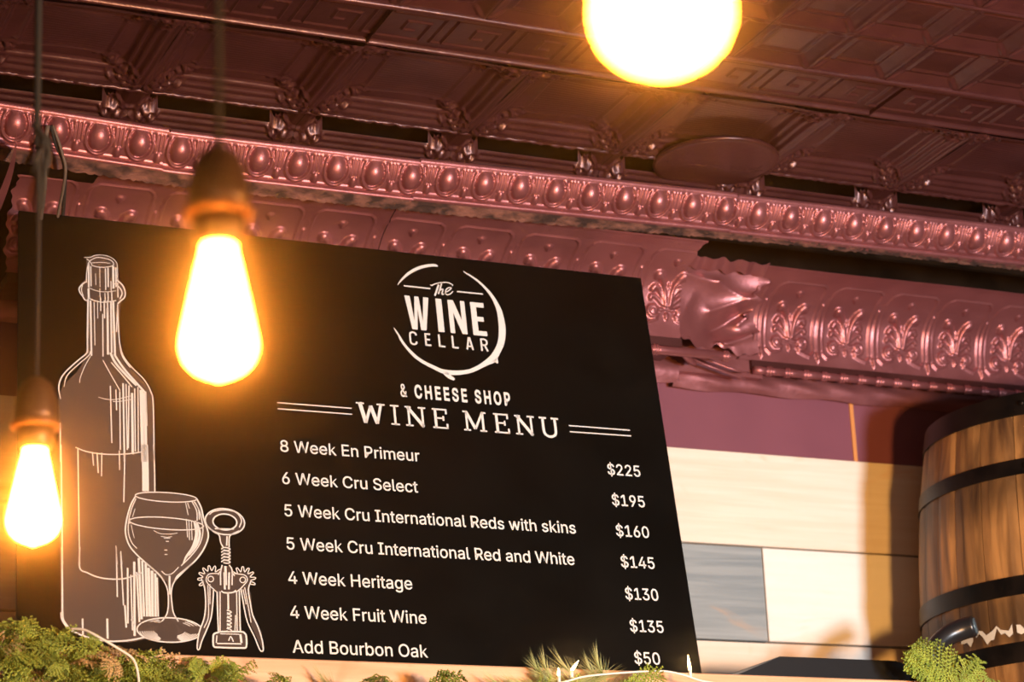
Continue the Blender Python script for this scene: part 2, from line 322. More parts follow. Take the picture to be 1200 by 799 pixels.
# sign artwork: strokes 'u,v,width' and outlines 'u,v' in millimetres from the sign's lower left corner
ART = {
 'bottle_fill': '119,747.3 135.9,758.3 158.8,757.5 173.9,744.9 174.9,714.6 186.9,698.2 188.1,680.6 178.6,660.1 176.5,626.6 175.4,565.9 183.9,541 209,517.8 226.4,493.9 233.3,469.2 233.1,288.1 234.6,177.1 233.2,69.1 229.3,31.2 179.7,18.7 131,22.7 93.8,33 74.6,54.5 70.5,69.3 69.1,372.8 68,462.9 76.9,488.7 100.5,516.1 117,546.5 120.3,577.5 119.7,660.7 106.3,680.2 107.9,694.5 118.6,708.1',
 'bottle_ink': '115.1,750.7,1.3 127.1,752.7,1.3 135.2,757.5,1.3 149.9,759.6,1.3 163.3,756.4,1.3 172,748.7,1.3 174.5,739.5,1.3 174.6,709.8,1.3;119.6,748.7,1.6 127,741.8,1.6 130.9,735,1.6 148.2,733.9,1.6 165.7,739.1,1.6 167.1,746.5,1.6 159.2,751.9,1.6 140.5,753.7,1.6 129.7,748.3,1.6 123,739.7,1.6 119.3,717.4,1.6 119.1,698.8,1.6;129.6,741.1,1.3 147,744.1,1.3 161.7,743.7,1.3;118.1,700.2,2.4 111.9,694.9,2.4 105.8,684.9,2.4 107.8,675.9,2.4 112.5,668.8,2.4 115.6,663,2.4 119.5,661.9,2.4;111.9,693.3,1.6 110,682.3,1.6 113,670.4,1.6;173.2,709.7,2.4 182.4,701.4,2.4 187.5,688,2.4 186,675.4,2.4 179.2,667.8,2.4 173.7,661.1,2.4;166.4,704.2,2.1 177,696.1,2.1 182.1,684.2,2.1 177.9,671.4,2.1;121.1,689.1,1.3 136.9,683.8,1.3 152.8,683.4,1.3 171.5,687.7,1.3;122.2,666.8,2.1 134,662.9,2.1 149.8,661.5,2.1 171.2,667.6,2.1;123,739.7,3.1 123,690,3.1;126.9,733.9,2.1 127,692,2.1;135.2,719.3,1.1 135.5,695.1,1.1;142.9,732.7,1.1 142.8,692.2,1.1;153,732.3,2.1 152.9,687.2,2.1;157.6,734.4,2.6 157.5,693.9,2.6;167,738.7,3.7 166.8,691.8,3.7;171.8,736.1,2.6 171.6,695.5,2.6;162.5,706.9,1.6 162.6,682.1,1.6;122.4,686.8,3.7 122.7,665.3,3.7;142.3,689.1,1.3 142.6,670.6,1.3;156.8,684.5,2.1 157,662.9,2.1;163.5,685.3,2.1 163.7,663.7,2.1;151.4,680.8,1.6 151.7,662.3,1.6;174.5,705.1,2.1 174.5,674.1,2.1;143.4,670.7,2.1 143.5,643,2.1;138,662.4,1.3 138,627.2,1.3;149.9,665.2,2.4 149.9,628.5,2.4;155.7,665.9,2.4 155.9,641.3,2.4;121.4,665.1,3.1 119.5,585.9,3.1;125.6,662.5,3.1 126.1,550.6,3.1;119.5,585.9,2.6 119.2,555.9,2.6;131.9,660.2,1.6 132.4,572.2,1.6;146.9,637.3,2.1 146.2,551.1,2.1;155.5,650.5,3.7 154.9,555.8,3.7;161.8,663.5,3.1 161.5,560.1,3.1;165.8,667,3.7 167.2,554.6,3.7;173.7,658.6,2.1 170.6,603.2,2.1;173.7,660.1,2.1 174.3,615.8,2.1 176.2,576.6,2.1 181,553,2.1 193.8,533.2,2.1;118.7,559.4,2.4 116.5,553.2,2.4 100.3,536.7,2.4 80.9,514.1,2.4 72.3,498.6,2.4 69.2,480.8,2.4 72.2,460.7,1.3;124.4,560,1.8 121.2,550.7,1.8 102.9,531,1.8 83.4,507,1.8 78.1,484.5,1.1;124.3,549.5,1.3 114.5,529.2,1.3 106.5,506.2,1.3 105.1,495.2,1.3;145.8,544.1,1.6 159.7,515.7,1.6 174.9,486,1.6;175.3,583.1,2.1 181.4,556.6,2.1 196.7,534.1,2.1 217.3,512.1,2.1 228.6,489.4,2.1 232.4,463.1,2.1 231.2,352.5,2.1;159.1,560.4,4.2 168,540.3,4.2 185.9,518.1,4.2 203.9,499,4.2;165.6,558,3.7 180.9,532.6,3.7 196.3,513.1,3.7 219.3,485.6,3.7;160.1,541,2.1 178.1,518.9,2.1 195.9,495.3,2.1;137,469.9,1.3 151.2,467.1,1.3 166.8,468.2,1.3 193,477.3,1.3;162,463.7,1.3 177.1,465.6,1.3 196.8,471.7,1.3;158.1,494.2,2.1 158.9,382.8,2.1;167.6,487.4,2.1 168.2,447.2,2.1;174.3,484.5,2.1 173.3,371,2.1;180.4,501.3,3.1 180.1,348.7,3.1;185.6,500.3,2.1 185.2,371.9,2.1;190.7,497.8,2.4 187,374.9,2.4;195.7,483.4,4.2 194.5,364.1,4.2;200.6,492.8,2.1 199,370.1,2.1;206.4,496.2,1.8 204.2,367.7,1.8;212.3,490.9,6.8 212.3,351.1,6.8;218,485.4,5.8 216.7,351.4,5.8;219.9,488.6,2.1 220.4,421,2.1;71.4,414.4,2.1 71.6,340.5,2.1;72.5,373.1,2.4 73.2,261.2,2.4 73.9,152.4,2.4;231,385.7,2.1 231.5,342.6,2.1 230.8,295.6,2.1;211.8,384.1,5.8 212.8,341.2,5.8 212.3,295.2,5.8;218.2,384.6,5.8 218.5,341.6,5.8 217.9,295.6,5.8;96.9,369.9,2.1 114.1,363.6,2.1 139.5,360.7,2.1 165,361.5,2.1 190.7,365.2,2.1 208.8,369.5,2.1;101,368.2,2.1 101.3,290.8,2.1 102.1,154,2.1;125.5,363,1.8 127.2,337.1,1.8;133.4,362.2,2.1 134.9,324.1,2.1;141.5,362.9,1.8 140.4,318.3,1.8;171.5,369.5,1.8 171.4,332.4,1.8;181,370.2,2.1 177.4,272.3,2.1;162.6,191.3,2.1 164.1,157.4,2.1;170.7,181.6,1.8 172,157.8,1.8;102.5,185.1,2.4 102.2,147.5,2.4 114.6,139.4,2.4 130.6,132.8,2.4 151.2,130.1,2.4 174.3,131.8,2.4 192.9,138.6,2.4 204.7,144.2,2.4;73.2,183.4,2.9 73.5,108.8,2.9 73.7,62.4,2.9 77.7,49.2,2.9 88.8,36.4,2.9 104.5,28.6,2.9 126.9,22.2,2.9 149.5,20,2.9 172.2,21.4,2.9 190.5,24.8,2.9 206.7,29.1,2.9;70.6,67.1,1.9 72.1,55,1.9 79.9,42,1.9 91,32.8,1.9;105.9,57.7,2.9 106.3,29.4,2.9;146.2,59.5,3.4 146.4,24.2,3.4;163.2,188.6,2.2 163.5,98.5,2.2;170.5,180.2,2.2 173.4,84.1,2.2;175.7,84.2,2.9 177.2,45,2.9;181.6,151.8,2.9 180.1,52.4,2.9;186.5,139.5,2.2 187.4,40.5,2.2;192.8,163.7,3.9 190.7,30.9,3.9;196.6,145,2.9 199.2,55.7,2.9;200.6,170.5,3.9 202.8,60.8,3.9;206.3,165.7,3.4 207.1,65.9,3.4;212.1,161,3.9 212.1,66.1,3.9;216.6,153.7,4.4 216.8,66.3,4.4;222.3,148.9,4.4 221.4,66.5,4.4;227.6,144.2,3.9 226.5,66.8,3.9;230.6,136.8,2.4 230.7,67,2.4;185.5,60,2.4 191.1,50.5,2.4',
 'glass_fill': '197.1,286.3 223.1,294.7 258.5,296.4 302.7,288.2 311,269.9 314.6,248.4 320.4,222.3 314.9,195.7 298.6,171.1 275.9,147.6 260.2,131.6 242.8,130.7 224,152.9 198.6,174.9 184.9,192.8 178.9,213.7 181.5,239.9 189.8,271.4;195.2,45.8 197.4,54.2 211.2,62.7 244.6,67.1 276.1,64.3 299.6,54.4 301.2,46.1 294.8,33.3 274.8,24.2 247.2,20.6 216.1,23.9 200.8,31.5;240.9,144.7 246.5,134.4 248.4,115.3 248,81.5 243.6,64.5 260.3,64.2 254,86 253.5,113.4 258.3,130.7 266.8,146.1',
 'glass_ink': '303,286.5,2 301.5,284.5,2 297.4,282.6,2 290.9,281,2 282.3,279.6,2 272.1,278.5,2 260.9,277.8,2 249.1,277.6,2 237.3,277.8,2 226.3,278.4,2 216.4,279.4,2 208.2,280.8,2 202,282.4,2 198.3,284.3,2 197.1,286.2,2 198.6,288.1,2 202.6,290,2 209,291.7,2 217.4,293.1,2 227.5,294.1,2 238.7,294.8,2 250.5,295.1,2 262.3,294.9,2 273.5,294.3,2 283.5,293.3,2 291.8,291.9,2 298,290.3,2 301.8,288.4,2 303,286.5,2;312.9,235.8,2 311,233.4,2 306,231.1,2 298.2,229.2,2 287.9,227.6,2 275.7,226.5,2 262.1,226,2 248,226,2 233.9,226.6,2 220.7,227.6,2 208.9,229.2,2 199.1,231.1,2 191.8,233.3,2 187.4,235.7,2 186,238.2,2 187.8,240.6,2 192.6,242.8,2 200.3,244.8,2 210.4,246.3,2 222.5,247.4,2 236,248,2 250.1,248,2 264.3,247.5,2 277.7,246.5,2 289.7,244.9,2 299.6,243,2 307,240.7,2 311.5,238.3,2 312.9,235.8,2;197,283.9,2.5 188.6,266.6,2.5 181.5,239.9,2.5 178.9,216,2.5 184.9,192.8,2.5 198.6,174.9,2.5 217.6,157.3,2.5 234.5,141.9,2.5 241.7,130.6,2.5;198.2,280.4,1.6 190.7,261.9,1.6 185.2,240.1,1.6 183.9,216.3,1.6 189.4,197.8,1.6 197.8,187.7,1.6;196.1,261.1,1.1 191.4,245.3,1.1;185.9,242.5,2.7 186.8,233.1,2.7;188.9,230.8,1.1 191.9,214.5,1.1 193.8,206.3,1.1;302.7,287.5,2.7 309.9,271,2.7 313.6,250.7,2.7 320.4,224.7,2.7 318.8,210.2,2.7 310.3,190.7,2.7 296.4,171,2.7 278.3,153.5,2.7 264.8,141.1,2.7 260.2,131.6,2.7;298,281.1,1.8 307.4,262.4,1.8 311.7,228.9,1.8 305.2,202.3,1.8 290.1,180.1,1.8 271.9,160.2,1.8;297.9,244.9,5.4 300.4,221.1,5.4 294,196.9,5.4 281.2,177.2,3.6 275.4,165.1,1.4;301.1,242.7,4.1 305.9,221.4,4.1 299.6,199.6,4.1 285.7,179.8,2.2;294.6,280.9,1.8 301.9,264.4,1.8 302.3,245.2,1.8;299.1,281.2,1.8 305.3,267.1,1.8 306.2,247.8,1.8;283.4,277.7,1.4 287.1,255,1.4;286.8,277.9,1.4 289.7,267.3,1.4;283.5,247.6,1.4 284.6,213,1.4;287.9,246.7,1.4 287.8,208.4,1.4;292.3,244.5,1.4 292.2,208.6,1.4;226.8,222.5,1.1 238.7,217.3,1.1 256.2,217.9,1.1 267.7,220.3,1.1;238.5,212.6,1.1 249.4,211.3,1.1 257.8,213.2,1.1;243.9,209.1,1.1 254.9,209.7,1.1;247,203.6,1.4 252.3,203.9,1.4;244,187.3,1.4 249.2,187.6,1.4;244.2,179.4,1.4 249.4,179.6,1.4;238.6,149.1,1.6 245.3,142.9,1.6 256.2,145.3,1.6 267.5,157.6,1.6;210.6,162.3,2.1 227.1,148.3,2.1 239.6,134,2.1 247,117.4,2.1 248.5,98.4,2.1 247.4,81.5,2.1 243.7,68.7,2.1 234.5,55.8,2.1;291.4,165.7,2.1 270.7,144.2,2.1 258.3,128.6,2.1 253.8,111.3,2.1 254.2,90.2,2.1 256.6,73.5,2.1 264.1,59.2,2.1;251.7,141,3.3 251.2,123.9,3.3 251.7,107,3.3;238,148.4,1.2 244.8,142.4,1.2 252.7,143.2,1.2;303.5,44.1,2.3 302.4,40.3,2.3 299.7,36.6,2.3 295.5,33.1,2.3 289.8,29.9,2.3 282.9,27.2,2.3 275,25,2.3 266.3,23.3,2.3 257.1,22.3,2.3 247.6,21.9,2.3 238.3,22.1,2.3 229.2,23,2.3 220.8,24.5,2.3 213.2,26.6,2.3 206.7,29.2,2.3 201.5,32.2,2.3 197.7,35.6,2.3 195.5,39.2,2.3 194.8,42.9,2.3 195.8,46.7,2.3 198.4,50.3,2.3 202.6,53.8,2.3 208.1,57,2.3 214.9,59.7,2.3 222.8,62,2.3 231.4,63.7,2.3 240.6,64.8,2.3 250.1,65.2,2.3 259.6,65,2.3 268.7,64.2,2.3 277.3,62.7,2.3 285,60.6,2.3 291.6,57.9,2.3 296.9,54.9,2.3 300.7,51.5,2.3 302.9,47.8,2.3 303.5,44.1,2.3;199.1,39.3,1.4 200.2,36.2,1.4 202.5,33.3,1.4 206.1,30.6,1.4 210.7,28.2,1.4 216.3,26.1,1.4 222.8,24.6,1.4 230,23.4,1.4;266.7,24.9,1.4 272.9,26.3,1.4 278.6,28,1.4 283.7,30,1.4 288.3,32.1,1.4 292.1,34.5,1.4 295.2,37.1,1.4 297.4,39.7,1.4;202.9,39.6,1.4 203.9,36.7,1.4 206,34,1.4 209.3,31.5,1.4 213.6,29.3,1.4 218.8,27.4,1.4 224.8,25.9,1.4 231.4,24.9,1.4;265.4,26.3,1.4 271,27.5,1.4 276.3,29.1,1.4 281.1,30.9,1.4 285.3,33,1.4 288.8,35.2,1.4 291.7,37.5,1.4 293.7,39.9,1.4;206.7,39.8,1.4 207.6,37.2,1.4 209.5,34.7,1.4 212.5,32.4,1.4 216.5,30.4,1.4 221.3,28.6,1.4 226.8,27.3,1.4 232.8,26.3,1.4;264,27.6,1.4 269.2,28.8,1.4 274,30.2,1.4 278.4,31.9,1.4 282.3,33.8,1.4 285.5,35.8,1.4 288.1,37.9,1.4 290,40.2,1.4;210.4,40.1,1.4 211.2,37.7,1.4 213,35.4,1.4 215.8,33.3,1.4 219.4,31.5,1.4 223.7,29.9,1.4 228.7,28.7,1.4 234.3,27.8,1.4;262.6,29,1.4 267.4,30,1.4 271.8,31.3,1.4 275.8,32.9,1.4 279.3,34.6,1.4 282.2,36.4,1.4 284.6,38.4,1.4 286.3,40.4,1.4;214.2,40.3,1.4 214.9,38.2,1.4 216.6,36.1,1.4 219,34.2,1.4 222.3,32.6,1.4 226.2,31.1,1.4 230.7,30,1.4 235.7,29.3,1.4;261.3,30.3,1.4 265.6,31.3,1.4 269.5,32.5,1.4 273.1,33.8,1.4 276.3,35.4,1.4 278.9,37,1.4 281,38.8,1.4 282.6,40.6,1.4;218,40.6,1.4 218.6,38.6,1.4 220.1,36.8,1.4 222.3,35.1,1.4 225.2,33.7,1.4 228.7,32.4,1.4 232.7,31.4,1.4 237.1,30.7,1.4;259.9,31.7,1.4 263.7,32.5,1.4 267.3,33.6,1.4 270.5,34.8,1.4 273.3,36.2,1.4 275.6,37.6,1.4 277.5,39.2,1.4 278.9,40.8,1.4;221.8,40.8,1.4 222.3,39.1,1.4 223.6,37.5,1.4 225.5,36.1,1.4 228.1,34.8,1.4 231.1,33.7,1.4 234.7,32.8,1.4 238.6,32.2,1.4;258.6,33,1.4 261.9,33.8,1.4 265,34.7,1.4 267.8,35.8,1.4 270.3,37,1.4 272.3,38.2,1.4 274,39.6,1.4 275.2,41.1,1.4;231.4,60.9,1.2 224.9,59.3,1.2 218.9,57.5,1.2 213.6,55.3,1.2 209.1,52.9,1.2 205.4,50.3,1.2 202.7,47.5,1.2;278.3,60.6,1.2 281.9,59.6,1.2 285.2,58.4,1.2 288.1,57.2,1.2 290.8,55.8,1.2 293,54.2,1.2 294.9,52.6,1.2;233.3,58.9,1.2 227.5,57.6,1.2 222.2,55.9,1.2 217.5,54,1.2 213.5,51.9,1.2 210.2,49.5,1.2 207.8,47.1,1.2;275,58.7,1.2 278.2,57.8,1.2 281.1,56.8,1.2 283.8,55.6,1.2 286.1,54.4,1.2 288.1,53,1.2 289.7,51.6,1.2;235.2,57,1.2 230.2,55.8,1.2 225.6,54.4,1.2 221.4,52.7,1.2 217.9,50.8,1.2 215,48.8,1.2 212.9,46.6,1.2;271.7,56.8,1.2 274.5,56,1.2 277.1,55.1,1.2 279.4,54.1,1.2 281.4,53,1.2 283.2,51.8,1.2 284.6,50.6,1.2',
 'glass_shade': '250.4,62.7 258.1,56.8 262.1,44.5 261.3,31.9 255.2,25.9 235.7,26.3 229,32.7 228,45.1 232.5,55.7 244.5,62.5;198.1,44.9 202.2,53.3 216.9,56.7 232.5,55.7 226.5,49.2 214.7,45.6 204.9,42;258.2,58.9 275.6,49.2 283.6,51.6 299.5,52.3 296.7,39.6 283.1,37 267.6,45.7',
 'corkscrew_fill': '384.5,243 382.6,237.7 379.2,232.9 374.2,228.7 368.2,225.5 361.2,223.2 353.7,222.2 346,222.4 338.6,223.7 331.7,226.3 325.8,229.8 321.2,234.1 317.9,239.1 316.3,244.4 316.4,249.9 318.2,255.1 321.6,260 326.5,264.2 332.5,267.5 339.5,269.8 347,270.9 354.7,270.7 362.2,269.4 369.1,266.8 375.1,263.3 379.8,258.9 383,253.9 384.6,248.5;338.6,232.7 360.9,231 358.6,219.9 354.9,199.7 343.7,199 340.8,218.8;340.4,163.2 357.1,164.1 360.3,152.5 393.2,142.4 385.2,130.4 311.5,126.7 302.8,137.7 337.2,151.3;305,149.7 393.8,154.4 385.2,128.4 390.1,115 391.2,80 405.2,45.9 405.4,13.4 387.3,56.7 373.6,118.1 368.1,119.7 368.5,46.3 378.4,42.9 378.2,18 321.8,15.8 322.8,40.6 332,44.8 331.2,116 326,123.5 319.3,67.1 298.4,14.9 294.8,14.8 299.3,41.5 308.4,66.7 312,115',
 'corkscrew_hole': '369.8,244.6 368.9,241.5 367.1,238.7 364.4,236.2 361,234.2 357.1,232.7 352.8,231.9 348.5,231.7 344.2,232.3 340.2,233.5 336.8,235.3 334,237.6 332,240.3 331,243.3 330.9,246.3 331.8,249.4 333.6,252.2 336.2,254.7 339.6,256.7 343.5,258.2 347.8,259.1 352.2,259.2 356.5,258.7 360.4,257.5 363.9,255.7 366.7,253.3 368.7,250.6 369.8,247.7',
 'corkscrew_ink': '384.5,243,2.4 382.6,237.7,2.4 379.2,232.9,2.4 374.2,228.7,2.4 368.2,225.5,2.4 361.2,223.2,2.4 353.7,222.2,2.4 346,222.4,2.4 338.6,223.7,2.4 331.7,226.3,2.4 325.8,229.8,2.4 321.2,234.1,2.4 317.9,239.1,2.4 316.3,244.4,2.4 316.4,249.9,2.4 318.2,255.1,2.4 321.6,260,2.4 326.5,264.2,2.4 332.5,267.5,2.4 339.5,269.8,2.4 347,270.9,2.4 354.7,270.7,2.4 362.2,269.4,2.4 369.1,266.8,2.4 375.1,263.3,2.4 379.8,258.9,2.4 383,253.9,2.4 384.6,248.5,2.4 384.5,243,2.4;371.1,244.9,2.6 370.2,241.6,2.6 368.2,238.5,2.6 365.3,235.8,2.6 361.7,233.6,2.6 357.5,232,2.6 353,231.1,2.6 348.3,230.9,2.6 343.8,231.5,2.6 339.5,232.8,2.6 335.8,234.8,2.6 332.9,237.3,2.6 330.8,240.2,2.6 329.7,243.4,2.6 329.6,246.8,2.6 330.5,250.1,2.6 332.5,253.2,2.6 335.3,255.9,2.6 338.9,258.1,2.6 343.1,259.7,2.6 347.6,260.7,2.6 352.3,260.8,2.6 356.9,260.3,2.6 361.2,259,2.6 364.9,257,2.6 367.9,254.5,2.6 370,251.5,2.6 371.1,248.3,2.6 371.1,244.9,2.6;323.8,257.9,1.9 331.5,264.4,1.9 351.3,268.7,1.9 370.8,264.9,1.9 379.6,251.3,1.9 375.2,236.9,1.9;318.4,237.4,2.2 330,226.1,2.2 339.1,220.7,2.2 341.3,206.9,2.2 345.6,198.1,2.2;374.9,230.9,2.2 359.6,221.9,2.2 356.4,213.7,2.2 355.8,198.7,2.2;332.1,232.3,2.2 365.7,233.3,2.2;353,219.5,2.6 351.6,201.5,2.6;341.7,194.3,2.1 346.5,197.8,2.1 353.3,197.4,2.1 357.5,195.3,2.1 352.8,192.6,2.1 345.4,193.4,2.1;341.5,188.4,2.1 346.2,191.8,2.1 353.1,191.4,2.1 357.3,189.3,2.1 352.5,186.6,2.1 345.1,187.4,2.1;341.2,182.4,2.1 346,185.9,2.1 352.8,185.5,2.1 357,183.3,2.1 352.3,180.7,2.1 344.9,181.4,2.1;341,176.5,2.1 345.7,179.9,2.1 352.6,179.5,2.1 356.7,177.4,2.1 352,174.7,2.1 344.6,175.5,2.1;340.7,170.5,2.1 345.5,174,2.1 352.3,173.6,2.1 356.5,171.4,2.1 351.8,168.8,2.1 344.4,169.6,2.1;342.4,165.3,2.2 339,151.4,2.2 338.1,128,2.2;354.4,166,2.2 359,156.4,2.2 357.8,129,2.2;347.8,163.6,4.1 347.3,128.5,4.1;310,127.9,1.7 303,125.1,1.7 301.8,127.5,1.7 307.6,132.8,1.7 307.2,134.6,1.7 300,135.4,1.7 300,138.3,1.7 307.2,140.3,1.7 307.7,142.2,1.7 302,146.6,1.7 303.2,149.2,1.7 310.2,147.5,1.7 311.4,149.1,1.7 308.5,155.9,1.7 310.6,157.7,1.7 315.8,152.8,1.7 317.5,153.6,1.7 318,161.4,1.7 320.7,162,1.7 322.9,154.8,1.7 324.7,154.8,1.7 328.5,161.8,1.7 331,161,1.7 329.8,153.2,1.7 331.3,152.3,1.7 337.6,156.9,1.7 339.3,155,1.7 334.9,148.3,1.7 335.7,146.7,1.7;363.2,146.2,1.7 358.5,151.7,1.7 360.1,154,1.7 366.6,150.9,1.7 368,152.2,1.7 366.4,159.7,1.7 368.9,161,1.7 373,154.9,1.7 374.7,155.4,1.7 376.6,163.2,1.7 379.2,163.3,1.7 380.1,155.6,1.7 381.8,155.2,1.7 386.7,161.6,1.7 389,160.4,1.7 386.4,152.8,1.7 387.7,151.6,1.7 394.6,155.2,1.7 396,153,1.7 390.6,147.1,1.7 391.1,145.3,1.7 398.5,145.3,1.7 398.8,142.6,1.7 391.6,139.7,1.7 391.3,137.8,1.7 397.6,134.3,1.7 396.6,131.6,1.7 389.3,132.4,1.7 388.3,130.7,1.7;326.4,138.6,1.7 325.7,136,1.7 323.8,134,1.7 321.4,133.2,1.7 319.1,133.8,1.7 317.4,135.5,1.7 316.8,138.1,1.7 317.6,140.6,1.7 319.4,142.6,1.7 321.8,143.4,1.7 324.2,142.8,1.7 325.9,141.1,1.7 326.4,138.6,1.7;381.6,139.8,1.7 380.8,137.3,1.7 379,135.3,1.7 376.5,134.5,1.7 374.2,135,1.7 372.5,136.8,1.7 371.9,139.3,1.7 372.7,141.9,1.7 374.6,143.9,1.7 377,144.7,1.7 379.4,144.2,1.7 381.1,142.4,1.7 381.6,139.8,1.7;337.1,149.3,1.7 319.6,147.4,1.7 313.7,138.3,1.7 317,128.7,1.7 332.9,113,1.7;360.2,150.5,1.7 380.5,148.6,1.7 384.8,140,1.7 379.8,131.9,1.7 368.1,119.6,1.7 358.7,115.2,1.7;305.5,138,2.2 310.4,120.8,2.2 311.1,91.8,2.2 307.5,66.6,2.2 298.4,41.4,2.2 293.9,14.8,2.2 297.3,11.1,2.2 302.4,26.4,2.2 314.2,53.5,2.2 320.4,73,2.2 324.2,102,2.2 325.9,121.5,2.2;316.1,126.9,1.5 316,101.7,1.5 314.8,68.9,1.5 306.8,49.4,1.5;319.8,129,1.5 318.4,92.1,1.5;391.2,138.5,2.2 385.8,122.6,2.2 388.2,95.4,2.2 391,76.1,2.2 398.4,57.2,2.2 404.6,34.4,2.2 406.4,15.3,2.2 403.5,11.8,2.2 400,15.1,2.2 391.9,37.7,2.2 381.2,64.1,2.2 376.2,94.8,2.2 372.9,123.9,2.2;379.5,126.2,1.5 383.6,95.2,1.5 387.6,62.5,1.5;376.5,122.1,1.5 380.8,95,1.5;331.6,116,2.4 331,73.4,2.4 331,43.8,2.4;336.7,116.2,1.9 333.8,43.9,1.9;370,119.8,2.4 368.9,75.1,2.4 368.5,46.3,2.4;365.2,117.6,1.9 363,46.1,1.9;361.5,74.8,1.7 359.3,45.9,1.7;338.6,117.3,2.6 344,114.6,2.6 356.9,115.3,2.6 364.4,119.6,2.6;350.4,115,3 349.6,83.9,3;345.5,151.9,3.4 345.1,120.5,3.4;353.8,152.3,3 351.9,120.9,3;346.7,82.8,1.9 352.7,81.5,1.9 354.4,79.3,1.9 349.7,77.6,1.9 347.1,79,1.9;346.4,76.2,1.9 352.4,75,1.9 354.1,72.7,1.9 349.5,71,1.9 346.8,72.4,1.9;346.1,69.7,1.9 352.1,68.4,1.9 353.8,66.2,1.9 349.2,64.4,1.9 346.5,65.9,1.9;345.8,63.1,1.9 351.8,61.9,1.9 353.5,59.6,1.9 348.9,57.9,1.9 346.2,59.3,1.9;345.6,56.6,1.9 351.5,55.3,1.9 353.3,53.1,1.9 348.6,51.4,1.9 346,52.8,1.9;345.3,50.1,1.9 351.3,48.8,1.9 353,46.6,1.9 348.4,44.9,1.9 345.7,46.3,1.9;331.9,42.8,3 323.6,39.6,3 321.6,32.9,3 321.9,17.7,3 330.8,15.8,3 369,16.2,3 377.3,19,3 378.1,37.1,3 375.6,42.7,3 368.4,45.3,3 332,43.8,3;327.5,22.7,2.2 369.3,23.4,2.2;368.2,40.5,3.8 369.4,25.3,3.8;328.1,37,1.9 326.6,23.6,1.9;347.7,28.2,1.9 351.6,36,1.9 355.8,26.7,1.9;333.6,40.1,1.5 366.4,40.5,1.5',
 'logo_ring': '704.6,760.1,0.7 708.4,766.2,2.2 715.5,775,3.6 729.5,789.4,5.4 748.7,802.4,6.3 767.4,810.1,6.3 781.9,813.2,5.4 787.8,812.5,4.1 789.9,812.7,1.8;841,806.7,1.4 847.4,802.2,2.7 854.8,798.2,3.6 869.5,787.5,4.5 883.7,772.8,5.4 894,758.2,6.8 901.5,741.8,8.6 906.3,725.3,10.8 908.1,705.6,12.6 908,685.9,14 905.1,665.9,13.5 900.9,651.5,13.1;900.9,651.6,13.1 894.2,638.1,12.6 884.9,623.3,13.5 878.9,615.8,14.9 869.2,609.3,11.3 855.3,599.7,8.6 836.3,588.8,8.1 817.8,583,8.6 802.3,580.7,9.5 787.1,580.3,9.9 774.7,582.4,8.6 760.1,588.7,7.7 745.6,595.4,7.2 731.3,604.1,6.8 719.7,615.3,6.3 709.5,627.9,5.4 701.8,640.8,5 697.6,651.4,3.6;698,650.3,3.6 694.3,656.8,3.1 692.1,660.7,2.7 689.5,665.9,0.9;885.6,617.8,13.5 888.9,612.6,6.8 889.8,609.3,2.7;781.9,579,9 790.1,571.6,9 796.1,568.1,6.8 799.3,565.2,5',
 'logo_rules': '716.8,760.1,2.9 769.8,759.6,2.9;823.6,759.4,2.9 876.6,759.6,2.9',
 'script_word': '770.1,768.4,0.9 773.9,767.4,2.7 778,770.2,2.2 790.1,775,1.8 805.8,777.4,2.2 815.8,773.6,1.8 815,770.1,0.9;787.6,770.4,3.4 783.5,760,3.4 780.1,751.1,3.4 777.4,744.6,3.4;793.8,774,2.7 790.3,763.6,2.7 785.1,749.4,2.7;786.9,754.7,1.4 791.8,760.4,2.5 795.2,760.8,2.5 793.3,754,2.5 792.8,749.2,2.5 796.9,751.6,1.4;798.5,754.6,1.4 805.3,758.2,2.2 812.5,765.6,2.2 807.3,766.1,2.2 801.6,760.6,2.2 799.7,753.3,2.2 803.2,749.7,2.2 810,753.1,2.2 815.8,759.4,1.4',
 'heading_rules': '455.7,487.4,2.2 594.7,487.8,2.2;456.2,475.1,2.2 594.5,475.7,2.2;1020.8,488.1,2.2 1146.7,488.5,2.2;1021.1,475.3,2.2 1147.4,476.4,2.2',
}
